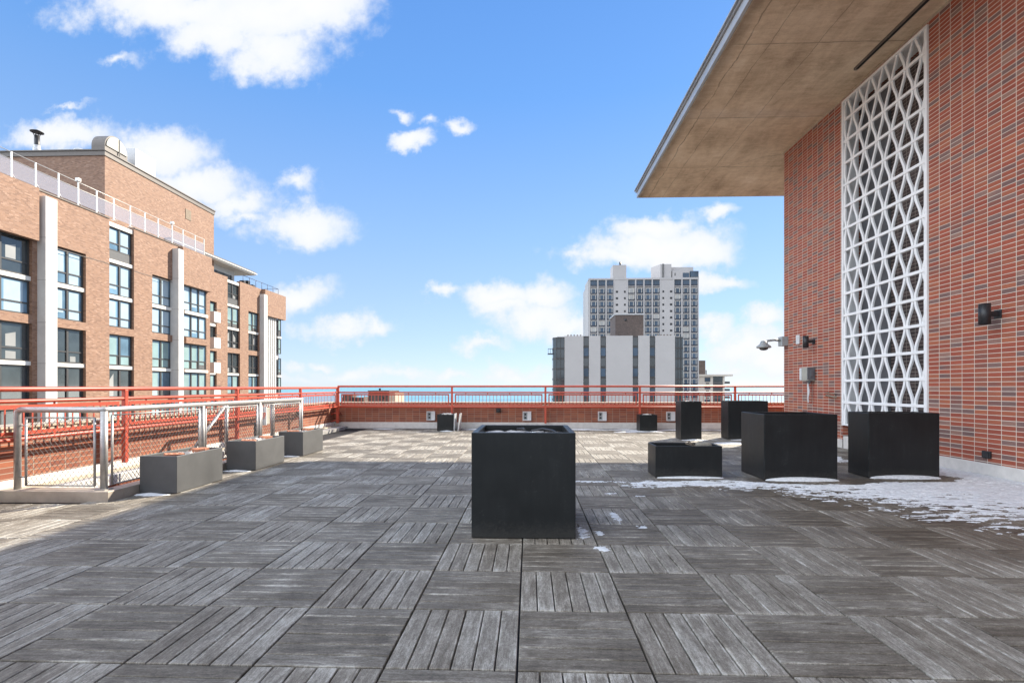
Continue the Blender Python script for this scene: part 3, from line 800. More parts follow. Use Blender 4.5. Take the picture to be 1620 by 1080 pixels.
o = MB(); o.tube([(WX-.01,11.25,1.16),(WX-.09,11.25,1.16),(WX-.10,11.15,1.15),(WX-.09,10.98,1.14),(WX-.01,10.98,1.13)], .012, 8); o.tube([(WX-.08,11.22,1.10),(WX-.09,10.85,1.065)], .022, 8); o.tube([(WX-.01,11.22,1.10),(WX-.08,11.22,1.10)], .014, 8)
tag(o.build('pipe_bracket', M_twig), 'rusty pipe bracket on the brick wall left of the white lattice', 'pipe bracket')
o = MB(); o.box(WX-.03, WX-.001, 7.37, 7.50, .255, .36); o.box(WX-.045, WX-.03, 7.385, 7.485, .27, .345)
tag(o.build('outlet_cover', M_dark, bevel=.006), 'small dark outlet cover low on the brick wall at the right', 'outlet')
o = MB(); o.lathe([(0,-.03),(.03,-.025),(.035,0)], (WX-.001, 6.79, 2.175), 'x', 16)
tag(o.build('wall_button', M_plas), 'round white button on the brick at the right edge', 'button')

# body of the building that carries the terrace
lb = MB(); lb.box(-6.44, 20, -6, 15.74, -35, -.41); lb.box(-6.44,-6.1,-6,15.74,-.41,-.4005)
lb = MB()
lb.box(-6.44, -5.61, -6, 15.74, -35, -.41); lb.box(-5.61, -4.82, 10.61, 15.74, -35, -.41); lb.box(-5.61, -4.82, -6, 5.59, -35, -.41); lb.box(-4.82, 20, -6, 15.74, -35, -.41); lb.box(-5.61,-4.82,5.59,10.61,-35,-1.75)
tag(lb.build('lower_building', M_bldbody), 'brick body of the building under the terrace', 'building')

# ------------------------------------------------------------------ left hand apartment building
A = thing('apartment_building', 'long tan brick apartment building with white piers and dark framed windows on the left', 'building', (-45, 45, -35))
XF = -33.0; XR = XF-.42
def pa(mb, name, mat, bevel=0, parent=None): return mb.build(name, mat, parent or A, bevel=bevel)
XB = -36.5; XBR = XB-.42
wal = MB(); ZB = -35
def solid(y0, y1, z0, z1, x=XF): wal.box(x-.42 if x in (XF, XB) else x-1.2, x, y0, y1, z0, z1)
# backing mass
mass = MB(); mass.box(-62, XR-.12, 2, 50.6, ZB, 14.2); mass.box(-62, XBR-.12, 50.6, 71.6, ZB, 13.9); mass.build('core', M_spand, A)
LV = [(8.62,11.10),(6.08,8.30),(3.0,5.45),(.45,2.70),(-2.65,-.18),(-5.2,-2.95)]
SL = [(8.32,8.60),(2.72,2.98),(-2.93,-2.68)]      # white slab edges
BD = [(5.47,6.06),(-.16,.43),(-5.8,-5.22)]        # brick bands
win_i = [0]
def window(y0, y1, z0, z1, x, n=2, style=None):
    g = MB(); fw = .09; d = .10
    g.box(x-d, x, y0, y0+fw, z0, z1); g.box(x-d, x, y1-fw, y1, z0, z1); g.box(x-d, x, y0+fw, y1-fw, z0, z0+fw); g.box(x-d, x, y0+fw, y1-fw, z1-fw, z1)
    tz = z0+(z1-z0)*.33
    ys = [y0+(y1-y0)*i/n for i in range(n+1)]
    for yy in ys[1:-1]: g.box(x-d, x+.01, yy-.075, yy+.075, z0+fw, z1-fw)
    for a, b in zip(ys[:-1], ys[1:]):
        a_ = a+(fw if a == y0 else .075); b_ = b-(fw if b == y1 else .075)
        g.box(x-d, x-.005, a_, b_, tz-.045, tz+.045)
    wdw = g.build('window', M_frame, A)
    p = MB(); win_i[0] += 1; rs = random.Random(win_i[0]*13+5)
    st = style if style is not None else rs.choice([0,0,0,1,1,2])
    for a, b in zip(ys[:-1], ys[1:]):
        for (c0, c1) in ((z0, tz), (tz, z1)):
            mi = 2 if st == 2 else (1 if c0 == z0 else 0)
            p.face([(x-.06,a,c0),(x-.06,b,c0),(x-.06,b,c1),(x-.06,a,c1)], {0:0,1:0,2:2}[st] if c0 != z0 else {0:0,1:1,2:2}[st])
            if st in (0,1) and rs.random() < .93:
                w_ = (b-a); q0 = a+w_*.14; q1 = a+w_*(.72+.1*rs.random())
                top_ = c1-(.18 if c0 == tz else .05); bot = c0+(.06 if c0 == tz or rs.random() < .7 else .5)
                p.face([(x-.055,q0,bot),(x-.055,q1,bot),(x-.055,q1,top_),(x-.055,q0,top_)], 3 if st == 0 else 4)
            elif st == 2 and rs.random() < .4:
                w_ = (b-a); p.face([(x-.055,a+w_*.2,c0+.1),(x-.055,a+w_*.55,c0+.1),(x-.055,a+w_*.55,c0+(c1-c0)*rs.uniform(.4,.9)),(x-.055,a+w_*.2,c0+(c1-c0)*rs.uniform(.4,.9))], 5)
    p.build('pane', [M_gblue, M_spand, M_gdark, M_blind2, M_blind, M_tglass2], wdw)
def column(y0, y1, x, top=False, n=2, proj=0, styles=None, levels=LV):
    for (a, b) in SL: MB().box(x-.40, x-.10+proj, y0+.002, y1-.002, a, b).build('slab_edge', M_slabw, A)
    for (a, b) in BD: MB().box(x-.42, x-.002+proj, y0+.002, y1-.002, a, b).build('brick_band', M_fbrick, A)
    if top:
        for (a, b) in ((14.02,14.34),(11.16,11.42)): MB().box(x-.40, x-.10, y0+.002, y1-.002, a, b).build('slab_edge', M_slabw, A)
        g = MB(); g.box(x-.40, x-.22, y0+.003, y1-.003, 11.425, 12.15); g.build('spandrel', M_spand, A)
        window(y0+.02, y1-.02, 12.16, 14.0, x-.22, n, styles[0] if styles else None)
    for i, (a, b) in enumerate(levels):
        window(y0+.02, y1-.02, a, b, x-.20+proj*.6, n, styles[i+1] if styles and i+1 < len(styles) else None)
# main block walls (window columns left open)
PX = -32.6
cols = [(15.4,17.9,0),(20.4,22.8,0),(24.6,27.0,0),(28.4,32.1,0),(33.55,36.12,0),(38.2,40.65,1),(42.68,45.25,0),(46.6,50.0,0)]
prev = 2.0
for (a, b, t) in cols:
    wal.box(XR, XF, prev, a, ZB, 14.5 if not (prev > 27 and prev < 33) else 14.5); prev = b
    if not t: wal.box(XR, XF, a, b, 11.16, 14.5)
    wal.box(XR, XF, a, b, ZB, -5.82)
wal.box(XR, XF, prev, 50.6, ZB, 14.5)
wal.box(-62, XR, 50.58, 50.9, ZB, 14.5)      # end wall
wal.build('brick_wall', M_fbrick, A)
sty = {28.4:[0,2,0,2,2,2,2], 33.55:[0,0,0,2,2,1,1], 38.2:[0,0,0,1,2,1,1], 42.68:[0,0,0,1,1,1,1], 46.6:[0,0,0,1,1,1,1]}
for (a, b, t) in cols:
    column(a, b, XF, bool(t), n=3 if (a in (46.6,)) else 2, proj=.30 if a == 46.6 else 0, styles=sty.get(a))
# projecting solid panels high on the facade
for (y0, y1) in ((27.4, 32.18), (46.0, 50.3)):
    m = MB(); m.box(XF+.002, PX, y0, y1, 11.0, 14.5); m.build('projecting_panel', M_fbrick, A)
# thin dark strips under the parapet panel
m = MB(); 
for (y0, y1) in ((33.4,38.19),(40.66,45.3)): m.box(XF+.001, XF+.02, y0, y1, 10.93, 10.97)
m.build('dark_joint', M_roofm, A)
m = MB()
for (y0, y1) in ((2, 38.19), (40.66, 50.6)): m.box(XR-.2, XF+.06, y0, y1, 14.5, 14.58)
m.build('parapet_cap', M_roofm, A)
for (y0, y1, top) in ((32.43, 33.28, 14.1), (45.15, 45.87, 14.1), (19.0,19.9,14.1)):
    m = MB(); m.box(XR, PX+.18, y0, y1, ZB, top)
    pier = m.build('concrete_pier', M_conc, A, bevel=.02)
    j = MB()
    for z in (11.3, 8.45, 5.6, 2.85, .1, -2.8): j.box(XR, PX+.184, y0-.004, y1+.004, z, z+.035)
    j.build('pier_joint', M_grym, pier)
# far wing, set back
w2 = MB(); cols2 = [(55.3,57.2,0),(59.3,61.9,1),(63.8,66.4,0)]; prev = 50.9
for (a, b, t) in cols2:
    w2.box(XBR, XB, prev, a, ZB, 14.6); prev = b
    if not t: w2.box(XBR, XB, a, b, 11.16, 14.6)
    w2.box(XBR, XB, a, b, ZB, -5.82)
w2.box(XBR, XB, prev, 67.6, ZB, 14.6)
w2.build('wing_brick_wall', M_fbrick, A)
column(55.3, 57.2, XB, False, 2, 0, [0,1,2,1,1,1,1]); column(59.3, 61.9, XB, True, 2, 0, [2,1,2,2,1,1,1]); column(63.8, 66.4, XB, False, 2, 0, [0,1,2,2,1,1,1])
m = MB(); m.box(XB+.002, XB+.5, 67.0, 72.8, 11.1, 14.6); m.build('projecting_panel', M_fbrick, A)
m = MB(); m.box(XB-.4, XB+.62, 66.5, 67.4, ZB, 13.85); m.build('concrete_pier', M_conc, A, bevel=.02)
m = MB(); m.box(XBR-5, XB+.0, 67.6, 71.4, ZB, 11.05)
for q in range(6): m.box(XB+.001, XB+.10, 67.65+q*.55, 67.95+q*.55, ZB, 11.04)
m.build('fluted_concrete_panel', M_conc, A)
for (z0, z1) in LV: window(70.95, 71.75, z0, z1, XB+.3, 1, 1)
for z in (8.45, 2.85, -2.8): MB().box(XB-.2, XB+.32, 70.9, 71.8, z-.13, z+.13).build('slab_edge', M_slabw, A)
m = MB(); m.box(-62, XB-.43, 71.6, 71.9, ZB, 14.6); m.box(XBR-5, XB, 71.4, 71.58, ZB, 11.0); m.build('end_wall', M_fbrick, A)
# small balconies at the wing
for z in (9.0, 6.1, 3.3, .4):
    m = MB(); m.box(XB+.05, XB+1.3, 54.7, 55.9, z-.45, z+.75); bal = m.build('balcony', M_conc, A, bevel=.02)
    MB().tube([(XB+1.25, 54.6, z+1.05), (XB+1.25, 56.0, z+1.05)], .03, 6).build('balcony_rail', M_dark, bal)
# roof box (stair and lift housing)
m = MB(); m.box(-62, -38.0, 43.5, 59.0, 14.2, 22.0); m.build('penthouse_wall', M_fbrick, A)
m = MB(); m.box(-62.1, -37.93, 43.42, 59.08, 22.0, 22.42); m.box(-62.2, -37.85, 43.34, 59.16, 22.42, 22.52); cap = m.build('penthouse_coping', M_roofm, A)
m = MB(); m.box(-37.99, -37.96, 54.0, 54.9, 19.9, 21.0); m.build('louvre', M_twig, A)
# chimney, fan, box on the roof of the housing
ch = thing('roof_flue', 'dark metal flue with a round rain cap on the brick penthouse', 'flue', (-45.0, 44.2, 22.5))
m = MB(); m.lathe([(.30,0),(.30,.55),(.24,.60),(.24,.85)], (-45.0,44.2,22.5), 'z', 20); m.build('collar', M_galv, ch)
m = MB(); m.lathe([(.21,.8),(.21,1.75),(0,1.75)], (-45.0,44.2,22.5), 'z', 20); m.build('pipe', M_dark, ch)
m = MB(); m.lathe([(0,2.28),(.12,2.26),(.50,2.08),(.50,2.04),(.1,2.10),(0,2.10)], (-45.0,44.2,22.5), 'z', 24)
for a in range(4):
    t = a*math.pi/2+.4; m.tube([(-45+.18*math.cos(t),44.2+.18*math.sin(t),24.2),(-45+.36*math.cos(t),44.2+.36*math.sin(t),24.6)], .03, 6)
m.build('rain_cap', M_dark, ch)
fn = thing('roof_fan', 'big grey drum shaped fan housing on the brick penthouse', 'fan', (-39.3, 45.6, 22.5))
m = MB(); cy_, cz_, rr_ = 45.35, 23.25, 1.28
poly = [(cy_-rr_, 22.5)] + [(cy_+rr_*math.cos(math.pi-a*math.pi/18), cz_+rr_*math.sin(math.pi-a*math.pi/18)) for a in range(19)] + [(cy_+rr_, 22.5)]
m.prism(poly, -39.75, -38.5, 'x'); m.build('drum', M_roofm, fn)
m = MB(); m.prism([(cy_+(rr_-.12)*math.cos(math.pi-a*math.pi/18), cz_+(rr_-.12)*math.sin(math.pi-a*math.pi/18)) for a in range(19)], -38.5, -38.42, 'x'); m.build('side_disc', M_beige, fn)
m = MB(); m.box(-38.42,-38.38, cy_+.2, cy_+.28, 22.7, 24.4); m.build('strap', M_dark, fn)
m = MB(); m.box(-40.3, -38.4, 47.45, 50.1, 22.53, 24.55)
tag(m.build('air_handler', M_galv, bevel=.03), 'bright white metal air handler box behind the drum fan', 'air handler')
m = MB(); m.lathe([(.55,0),(.55,.5),(.62,.55),(.5,.72),(0,.75)], (-41.6,45.0,22.5), 'z', 20)
tag(m.build('roof_vent', M_galv), 'low round roof vent left of the drum fan', 'vent')
# glass guard on the roof edge
gr = thing('roof_guard_rail', 'pale glass guard rail along the roof edge of the tan apartment building', 'guard rail', (-33.2, 40, 14.58))
ys = [27.4, 29.2, 30.9, 32.48, 34.11, 35.65, 37.22, 38.8, 40.45, 42.03, 43.58, 45.33, 46.78, 48.51, 49.87]
GX = -33.16
for i, y in enumerate(ys):
    m = MB(); m.box(GX-.035, GX+.035, y-.035, y+.035, 14.58, 16.35); m.box(GX-.12, GX+.10, y-.10, y+.10, 14.582, 14.62)
    m.tube([(GX, y, 15.0), (GX-.0, y+.35, 14.62)], .02, 6)
    po = m.build('post', M_railw, gr)
for y in (35.65, 45.33):
    m = MB(); m.box(GX-.12, GX+.12, y-.12, y+.12, 16.4, 16.62)
    tag(m.build('sensor_box', M_railw), 'small square box topping a roof guard post' + (' near the left pier' if y < 40 else ' further right above the windows'), 'sensor')
m = MB(); m.tube([(GX, ys[0], 16.33), (GX, ys[-1], 16.33)], .025, 8); m.tube([(GX, ys[0], 15.85), (GX, ys[-1], 15.85)], .022, 8); m.build('rail', M_railw, gr)
for a, b in zip(ys[:-1], ys[1:]):
    MB().box(GX-.01, GX+.01, a+.06, b-.06, 14.75, 15.82).build('glass_panel', M_gglass, gr)
# pavilion with flat roof on the far wing
pv = thing('roof_pavilion', 'flat roofed white pavilion with dark window strip on the far wing roof', 'pavilion', (-42, 60, 14.3))
m = MB(); m.box(-50, -38.8, 51.0, 64.5, 13.9, 16.45); m.build('wall', M_conc, pv)
m = MB(); m.box(-50, -37.2, 50.95, 67.2, 16.62, 16.72); m.box(-50, -37.35, 50.95, 67.0, 16.46, 16.62); m.build('roof', M_slabw, pv)
m = MB(); m.box(-50, -37.3, 50.96, 67.1, 16.72, 16.90); m.build('roof_edge', M_roofm, pv)
m = MB(); m.box(-38.8, -38.77, 51.5, 64.0, 14.4, 15.75); wf = m.build('window_strip', M_gdark, pv)
m = MB(); 
for q in range(9): m.box(-38.76, -38.72, 51.6+q*1.5, 51.68+q*1.5, 14.4, 15.75)
m.build('mullion', M_frame, wf)
gr2 = thing('roof_guard_rail', 'thin dark guard rail at the far end of the wing roof', 'guard rail', (-36.7, 68, 14.6))
m = MB(); m.tube([(-36.75, 63.0, 15.6), (-36.75, 72.0, 15.6)], .03, 6); m.tube([(-36.75, 72.0, 15.6), (-40, 72.0, 15.6)], .03, 6); m.build('rail', M_dark, gr2)
for q in range(7): MB().tube([(-36.75, 63.0+q*1.5, 14.6), (-36.75, 63.0+q*1.5, 15.6)], .03, 6).build('post', M_dark, gr2)
for i, (y, s_) in enumerate(((63.6,.5),(64.6,.7),(65.8,.4))):
    m = MB(); m.box(-37.6, -37.0, y, y+.5, 14.61, 14.61+s_)
    tag(m.build('roof_unit', M_dark, bevel=.03), ['low dark unit nearest the pavilion on the wing roof', 'tallest dark unit by the pavilion on the wing roof', 'smallest dark unit by the pavilion on the wing roof'][i], 'roof unit')

# ------------------------------------------------------------------ neighbour roof seen through the railings
nb = thing('stair_bulkhead', 'low brick rooftop bulkhead seen between the red railings left of centre', 'building', (-12, 40, -3))
m = MB(); m.box(-13.0, -11.3, 40, 43, -35, .94); m.box(-15.3, -13.0, 40.3, 40.7, -35, .43); m.box(-15.1, -14.3, 40.0, 41, -35, .66); m.build('wall', M_bbrick, nb)
m = MB(); m.box(-11.3, -10.85, 40.0, 43, -35, .80); m.box(-13.35, -13.0, 39.9, 41, -35, .50); m.build('side_wall', M_stone, nb)
m = MB(); m.box(-13.05, -11.28, 39.95, 43.05, .94, 1.0); m.build('coping', M_roofm, nb)
m = MB(); m.box(-14.45,-14.15, 39.9, 39.99, .0, .45); m.build('vent_box', M_dark, nb)
m = MB(); m.lathe([(0,-.03),(.09,-.03),(.1,0)], (-11.75, 39.99, .45), 'y', 14); m.build('round_vent', M_dark, nb)
m = MB(); m.box(-12.3,-12.15, 40.5,40.6, 1.0,1.18); m.build('finial', M_dark, nb)

# ------------------------------------------------------------------ white building with vertical dark window strips
W = thing('office_building', 'blank white building with vertical dark window strips in the middle distance', 'building', (26, 165, -35))
YW = 150.; ZW = 16.55
m = MB(); m.box(8.4, 44.8, YW+.8, 172, -35, ZW-.1); m.build('core', M_wbld, W)
strips = [(16.16,17.85),(21.23,22.92),(30.78,32.46),(35.81,37.49)]
m = MB(); px = 10.52
for (a, b) in strips+[(43.25, 43.25)]:
    m.box(px, a, YW, YW+.79, -35, ZW); px = b
    # faint panel joints are real grooves
m.build('panel_wall', M_wbld, W, bevel=.03)
g = MB()
for k_ in range(17):
    z = ZW-1.5-k_*3.06
    for (a, b) in ((10.55,16.1),(17.9,21.2),(22.95,30.75),(32.5,35.8),(37.52,43.2)): g.box(a, b, YW-.006, YW+.01, z, z+.04)
g.build('panel_joint', M_tow, W)
for (a, b) in strips:
    m = MB(); m.box(a, b, YW+.45, YW+.7, -35, ZW-.05); st = m.build('window_strip', M_frame, W)
    m = MB()
    for k_ in range(17):
        z = ZW-.5-k_*3.06
        m.box(a+.12, b-.12, YW+.40, YW+.449, z-2.4, z-.05, mi=k_ % 2)
    m.build('pane', [M_wglass, M_tglass], st)
for (a, b, sx) in ((7.12, 10.52, -1), (43.25, 46.03, 1)):
    # faceted glass corner bay
    m = MB(); r0 = 1.2
    poly = [(a, YW+r0), (a+.3, YW+.5), (a+1.0, YW+.15), (b, YW+.05), (b, YW+6), (a, YW+6)] if sx < 0 else [(a, YW+.05), (b-1.0, YW+.15), (b-.3, YW+.5), (b, YW+r0), (b, YW+6), (a, YW+6)]
    m.prism(poly, -35, ZW-.4, 'z'); cb = m.build('corner_bay', M_wglass, W)
    m = MB()
    for k_ in range(17):
        z = ZW-.4-k_*3.06
        pp = [((x+ (-.06 if sx < 0 else .06) if y > YW+.6 else x), y-.06) for (x, y) in poly[:4]] + poly[4:]
        m.prism(pp, z-.55 if k_ else z-.35, z, 'z')
    xs = (a+1.0, (a+1.0+b)/2, b-.05) if sx < 0 else (a+.05, (a+b-1.0)/2, b-1.0)
    for x in xs: m.box(x-.07, x+.07, YW-.02, YW+.2, -35, ZW-.4)
    m.build('bay_frame', M_frame, cb)
m = MB(); m.box(5.6, 7.1, YW+1, YW+4, 11.2, 11.45); bal = m.build('balcony', M_frame, W)
m = MB()
for x in (5.65, 6.3, 7.0): m.box(x, x+.1, YW+1, YW+1.1, 11.45, 12.8)
m.box(5.6, 7.1, YW+1, YW+1.1, 12.7, 12.85); m.build('balcony_rail', M_frame, bal)
m = MB(); m.box(27.0, 35.8, 158, 168, ZW-.2, 23.9); m.build('roof_house', M_bbrick, W)
m = MB(); m.box(26.7, 36.0, 157.8, 168.2, 23.9, 24.15); m.build('roof_house_coping', M_galv, W)
m = MB(); m.lathe([(0,-.1),(.4,-.1),(.45,0)], (30.2,158,22.3), 'y', 12); m.build('round_vent', M_dark, W)
for (x, n) in ((11.5, 5), (38.5, 5)):
    for q in range(n):
        m = MB(); xx = x+q*.95; m.box(xx, xx+.45, YW+2, YW+2.4, ZW-.1, ZW+.55)
        o = m.build('roof_vent', M_roofm); tag(o, 'short vent in the row on the white building roof, ' + ('left end' if x < 20 else 'right end'), 'vent', 'vents in the row at the ' + ('left' if x < 20 else 'right') + ' end of the white building roof')

# ------------------------------------------------------------------ tall tower behind
TW = thing('apartment_tower', 'tall pale apartment tower with grid windows behind the white building', 'building', (48, 225, -35))
YT = 215.; ZT_ = 47.75
xp = lambda px: 25.59+.2672*(px-932)
m = MB(); m.box(xp(931), 71.9, YT+.6, YT+14, -35, ZT_-.3); m.prism([(xp(928.0), YT+5), (xp(932), YT+.6), (xp(932), YT+14), (xp(928), YT+14)], -35, ZT_-3.5, 'z'); m.build('core', M_tow, TW)
groups = [[934, 947.1, 960.2], [994.1, 1007.1, 1020.3, 1033.4], [1067.2, 1080.2, 1093.2]]
m = MB()
m.box(xp(972), xp(993.8), YT-.02, YT+.59, -35, ZT_-.75); m.box(xp(1044.6), xp(1066.9), YT-.02, YT+.59, -35, ZT_-.75)
m.build('solid_wall', M_tow, TW)
m = MB(); m.box(xp(931), 72.0, YT-.15, YT+.59, ZT_-.74, ZT_)
for g_ in groups:
    for x in g_: m.box(xp(x-2.2), xp(x-.2), YT-.12, YT+.5, -35, ZT_-.75)
    m.box(xp(g_[-1]+10.6), xp(g_[-1]+12.3), YT-.12, YT+.5, -35, ZT_-.75)
m.build('mullion_grid', M_tow, TW)
m = MB(); rows = []
z_top = ZT_-.9
rows.append((z_top-2.2, z_top))
zz = 43.5
while zz > -2: rows.append((zz-2.25, zz)); zz -= 2.77
sp_ = MB(); wh = MB()
for g_ in groups:
    x0_, x1_ = xp(g_[0]-.2), xp(g_[-1]+10.6)
    for i, (a, b) in enumerate(rows):
        sp_.box(x0_, x1_, YT+.02, YT+.35, a-.30, a+.20)
        wh.box(x0_, x1_, YT+.01, YT+.34, a-.50, a-.305)
sp_.build('spandrel_band', M_spanblue, TW); wh.build('sill_band', M_tow, TW)
nwin = 0; rest = MB()
def twin(mb, x0_, x1_, a, b, first, k_):
    if first:
        for q in range(4):
            u0 = x0_+(x1_-x0_)*q/4; u1 = x0_+(x1_-x0_)*(q+1)/4
            mb.box(u0+.06, u1-.06, YT+.22, YT+.3, a+.15, b-.1, mi=0)
        mb.box(x0_, x1_, YT+.301, YT+.34, a, b, mi=2)
    else:
        mb.box(x0_, x1_, YT+.301, YT+.34, a-.01, b, mi=2)
        mb.box(x0_+.12, x1_-.12, YT+.2, YT+.3, a+.05, b-.1, mi=3)
        w_ = x1_-x0_
        for (u0, u1) in ((.02,.17),(.25,.75),(.83,.98)): mb.box(x0_+w_*u0, x0_+w_*u1, YT+.15, YT+.199, a+.2, b-.25, mi=1 if k_ == 2 else 0)
        for (u0, u1) in ((.0,.1),(.9,1.0)): mb.box(x0_+w_*u0, x0_+w_*u1, YT+.12, YT+.149, a+.05, a+.55, mi=4)
TM = [M_tglass, M_tglass2, M_spand, M_crm, M_dark]
for i, (a, b) in enumerate(rows):
    for g_ in groups:
        for x in g_:
            rs = random.Random(int(x*7)+i*31); k_ = 2 if rs.random() < .14 else 0
            hid = (x < 1080 and b < 16)
            if hid: continue
            if nwin < 100:
                mb = MB(); twin(mb, xp(x-.2), xp(x+10.6), a, b, i == 0, k_); mb.build('window', TM, TW); nwin += 1
            else: twin(rest, xp(x-.2), xp(x+10.6), a, b, i == 0, k_)
tag(rest.build('lower_windows', TM, TW), kind='stuff')
sm = MB()
for i in range(1, len(rows)):
    a, b = rows[i]
    for x in (976.2, 988.8, 1049.6, 1062):
        w_ = 1.0 if x in (976.2, 1062) else .75
        if a > 12: MB().box(xp(x)-w_/2, xp(x)+w_/2, YT-.05, YT-.021, a+.2, a+1.1).build('small_window', M_dark, TW)
m = MB(); m.box(xp(970.5), xp(992), YT+1, YT+8, ZT_-.2, 53.6); m.build('roof_house', M_tow, TW)
m = MB(); m.lathe([(.45,0),(.45,1.7),(0,1.7)], (xp(983.5), YT+3, 53.6), 'z', 12); m.build('roof_flue', M_dark, TW)
m = MB(); m.box(xp(1046), xp(1063.5), YT+1, YT+8, ZT_-.2, 53.8); m.prism([(xp(1036.5), YT+7), (xp(1046), YT+1), (xp(1046), YT+8)], ZT_-.2, 53.75, 'z'); m.box(xp(1063.5), xp(1100), YT+2.5, YT+8, ZT_-.2, 52.8); m.box(xp(1065), xp(1092), YT+.6, YT+2.45, ZT_-.2, 50.9)
m.build('roof_house', M_tow, TW)
m = MB(); m.box(xp(1093), xp(1105.6), YT+.3, YT+2.4, ZT_+.4, 50.6); m.box(xp(1081), xp(1091), YT+.5, YT+.59, ZT_+.3, 49.9); m.build('roof_glass', M_tglass, TW)
m = MB(); m.box(xp(1093), xp(1105.8), YT+.2, YT+2.5, ZT_+.05, ZT_+.39); m.box(xp(1068), xp(1069.6), YT+.5, YT+.59, ZT_+1, 49.9); m.box(xp(1049), xp(1051), YT+.6, YT+.95, ZT_, 53.9); m.build('roof_trim', M_spand, TW)
m = MB(); m.lathe([(0,1.1),(.8,.9),(1.2,0)], (80.2, 259, 14.75), 'z', 16); tag(m.build('satellite_dome', M_conc), 'small white dome on the brown roof beside the tower foot', 'dome')

# ------------------------------------------------------------------ small cream building and brown block at the right
SB = thing('small_apartment_block', 'low cream apartment block with projecting roof edge right of the white building', 'building', (82, 245, -35))
YS = 235.
m = MB(); m.box(70, 90.3, YS+.5, 255, -35, 6.3)
for (a, b) in ((74.6, 79.0-1.0), ): pass
m.build('core', M_crm, SB)
m = MB(); m.box(70, 93.9, YS-1.0, 256, 6.3, 7.15); m.build('roof_edge', M_crm, SB)
wsx = lambda px: 72.12+(px-1083)*.2896
m = MB()
for (a, b) in ((1092, 1128), (1143.5, 1146.5)): m.box(wsx(a), wsx(b), YS-.0, YS+.49, -35, 6.29)
m.build('wall_panel', M_crm, SB)
for f_ in range(7):
    z = 5.6-f_*3.4
    for pxx in (1101.3, 1119.3):
        m = MB(); m.box(wsx(pxx-4.5), wsx(pxx+4.5), YS-.08, YS-.001, z-1.9, z+.1); ww = m.build('window', M_frame, SB)
        m = MB(); m.box(wsx(pxx-3.9), wsx(pxx-.2), YS-.10, YS-.081, z-1.7, z-.1); m.box(wsx(pxx+.3), wsx(pxx+3.9), YS-.10, YS-.081, z-1.7, z-.1); m.build('pane', M_tglass, ww)
        m = MB(); m.box(wsx(pxx-2.6), wsx(pxx+2.6), YS-.06, YS-.001, z-2.9, z-2.4); m.build('grille', M_dark, SB)
    for (a, b) in ((1083.5, 1091.8), (1128.2, 1143.3)):
        m = MB(); m.box(wsx(a), wsx(b), YS+.3, YS+.49, z-2.9, z+.5); ww = m.build('window', M_wglass, SB)
        m = MB(); m.box(wsx(a), wsx(b), YS+.18, YS+.299, z-2.9, z-2.0); m.build('balcony_panel', M_spand, ww)
    m = MB(); m.box(wsx(1146.6), wsx(1155.5), YS+.3, YS+6, z-2.8, z-2.5); m.box(wsx(1146.6), wsx(1155), YS+.25, YS+.35, z-2.5, z-1.7); m.build('balcony', M_spand, SB)
m = MB(); m.tube([(wsx(1122), YS+4, 7.1), (wsx(1122), YS+4, 9.3)], .25, 8); m.build('roof_flue', M_dark, SB)
m = MB(); m.box(76.5, 89.3, 257, 266, -35, 14.75)
tag(m.build('brown_block', M_bbrick), 'plain brown brick block between the white building and the cream block', 'building')

# ------------------------------------------------------------------ snow
def vnoise(x, y, seed):
    rs = np.random.RandomState(seed); G = rs.rand(256, 256)
    xi = np.floor(x).astype(int); yi = np.floor(y).astype(int); fx = x-xi; fy = y-yi
    fx = fx*fx*(3-2*fx); fy = fy*fy*(3-2*fy)
    a = G[xi % 256, yi % 256]; b = G[(xi+1) % 256, yi % 256]; c = G[xi % 256, (yi+1) % 256]; d = G[(xi+1) % 256, (yi+1) % 256]
    return (a*(1-fx)+b*fx)*(1-fy)+(c*(1-fx)+d*fx)*fy
def fbm(x, y, seed, o=4, r=.55):
    s = 0; a = 1; t = 0
    for i in range(o):
        s = s+a*vnoise(x*2**i, y*2**i, seed+i); t += a; a *= r
    return s/t
def sstep(a, b, x):
    t = np.clip((x-a)/(b-a), 0, 1); return t*t*(3-2*t)
PL = [(1.78,2.71,7.12,7.58),(3.22,4.21,6.98,7.72),(4.77,5.74,7.20,7.66),(3.70,4.20,12.34,12.80),(4.86,5.82,12.40,12.86),(3.19,3.69,14.55,15.01),(-2.69,-2.22,14.50,15.1),(-.49,.39,4.22,5.10),(-4.69,-4.23,5.86,6.76),(-4.65,-4.19,7.52,8.42),(-4.65,-4.19,9.12,10.02)]
def rectd(x, y, r):
    dx = np.maximum(np.maximum(r[0]-x, x-r[1]), 0); dy = np.maximum(np.maximum(r[2]-y, y-r[3]), 0)
    return np.sqrt(dx*dx+dy*dy)
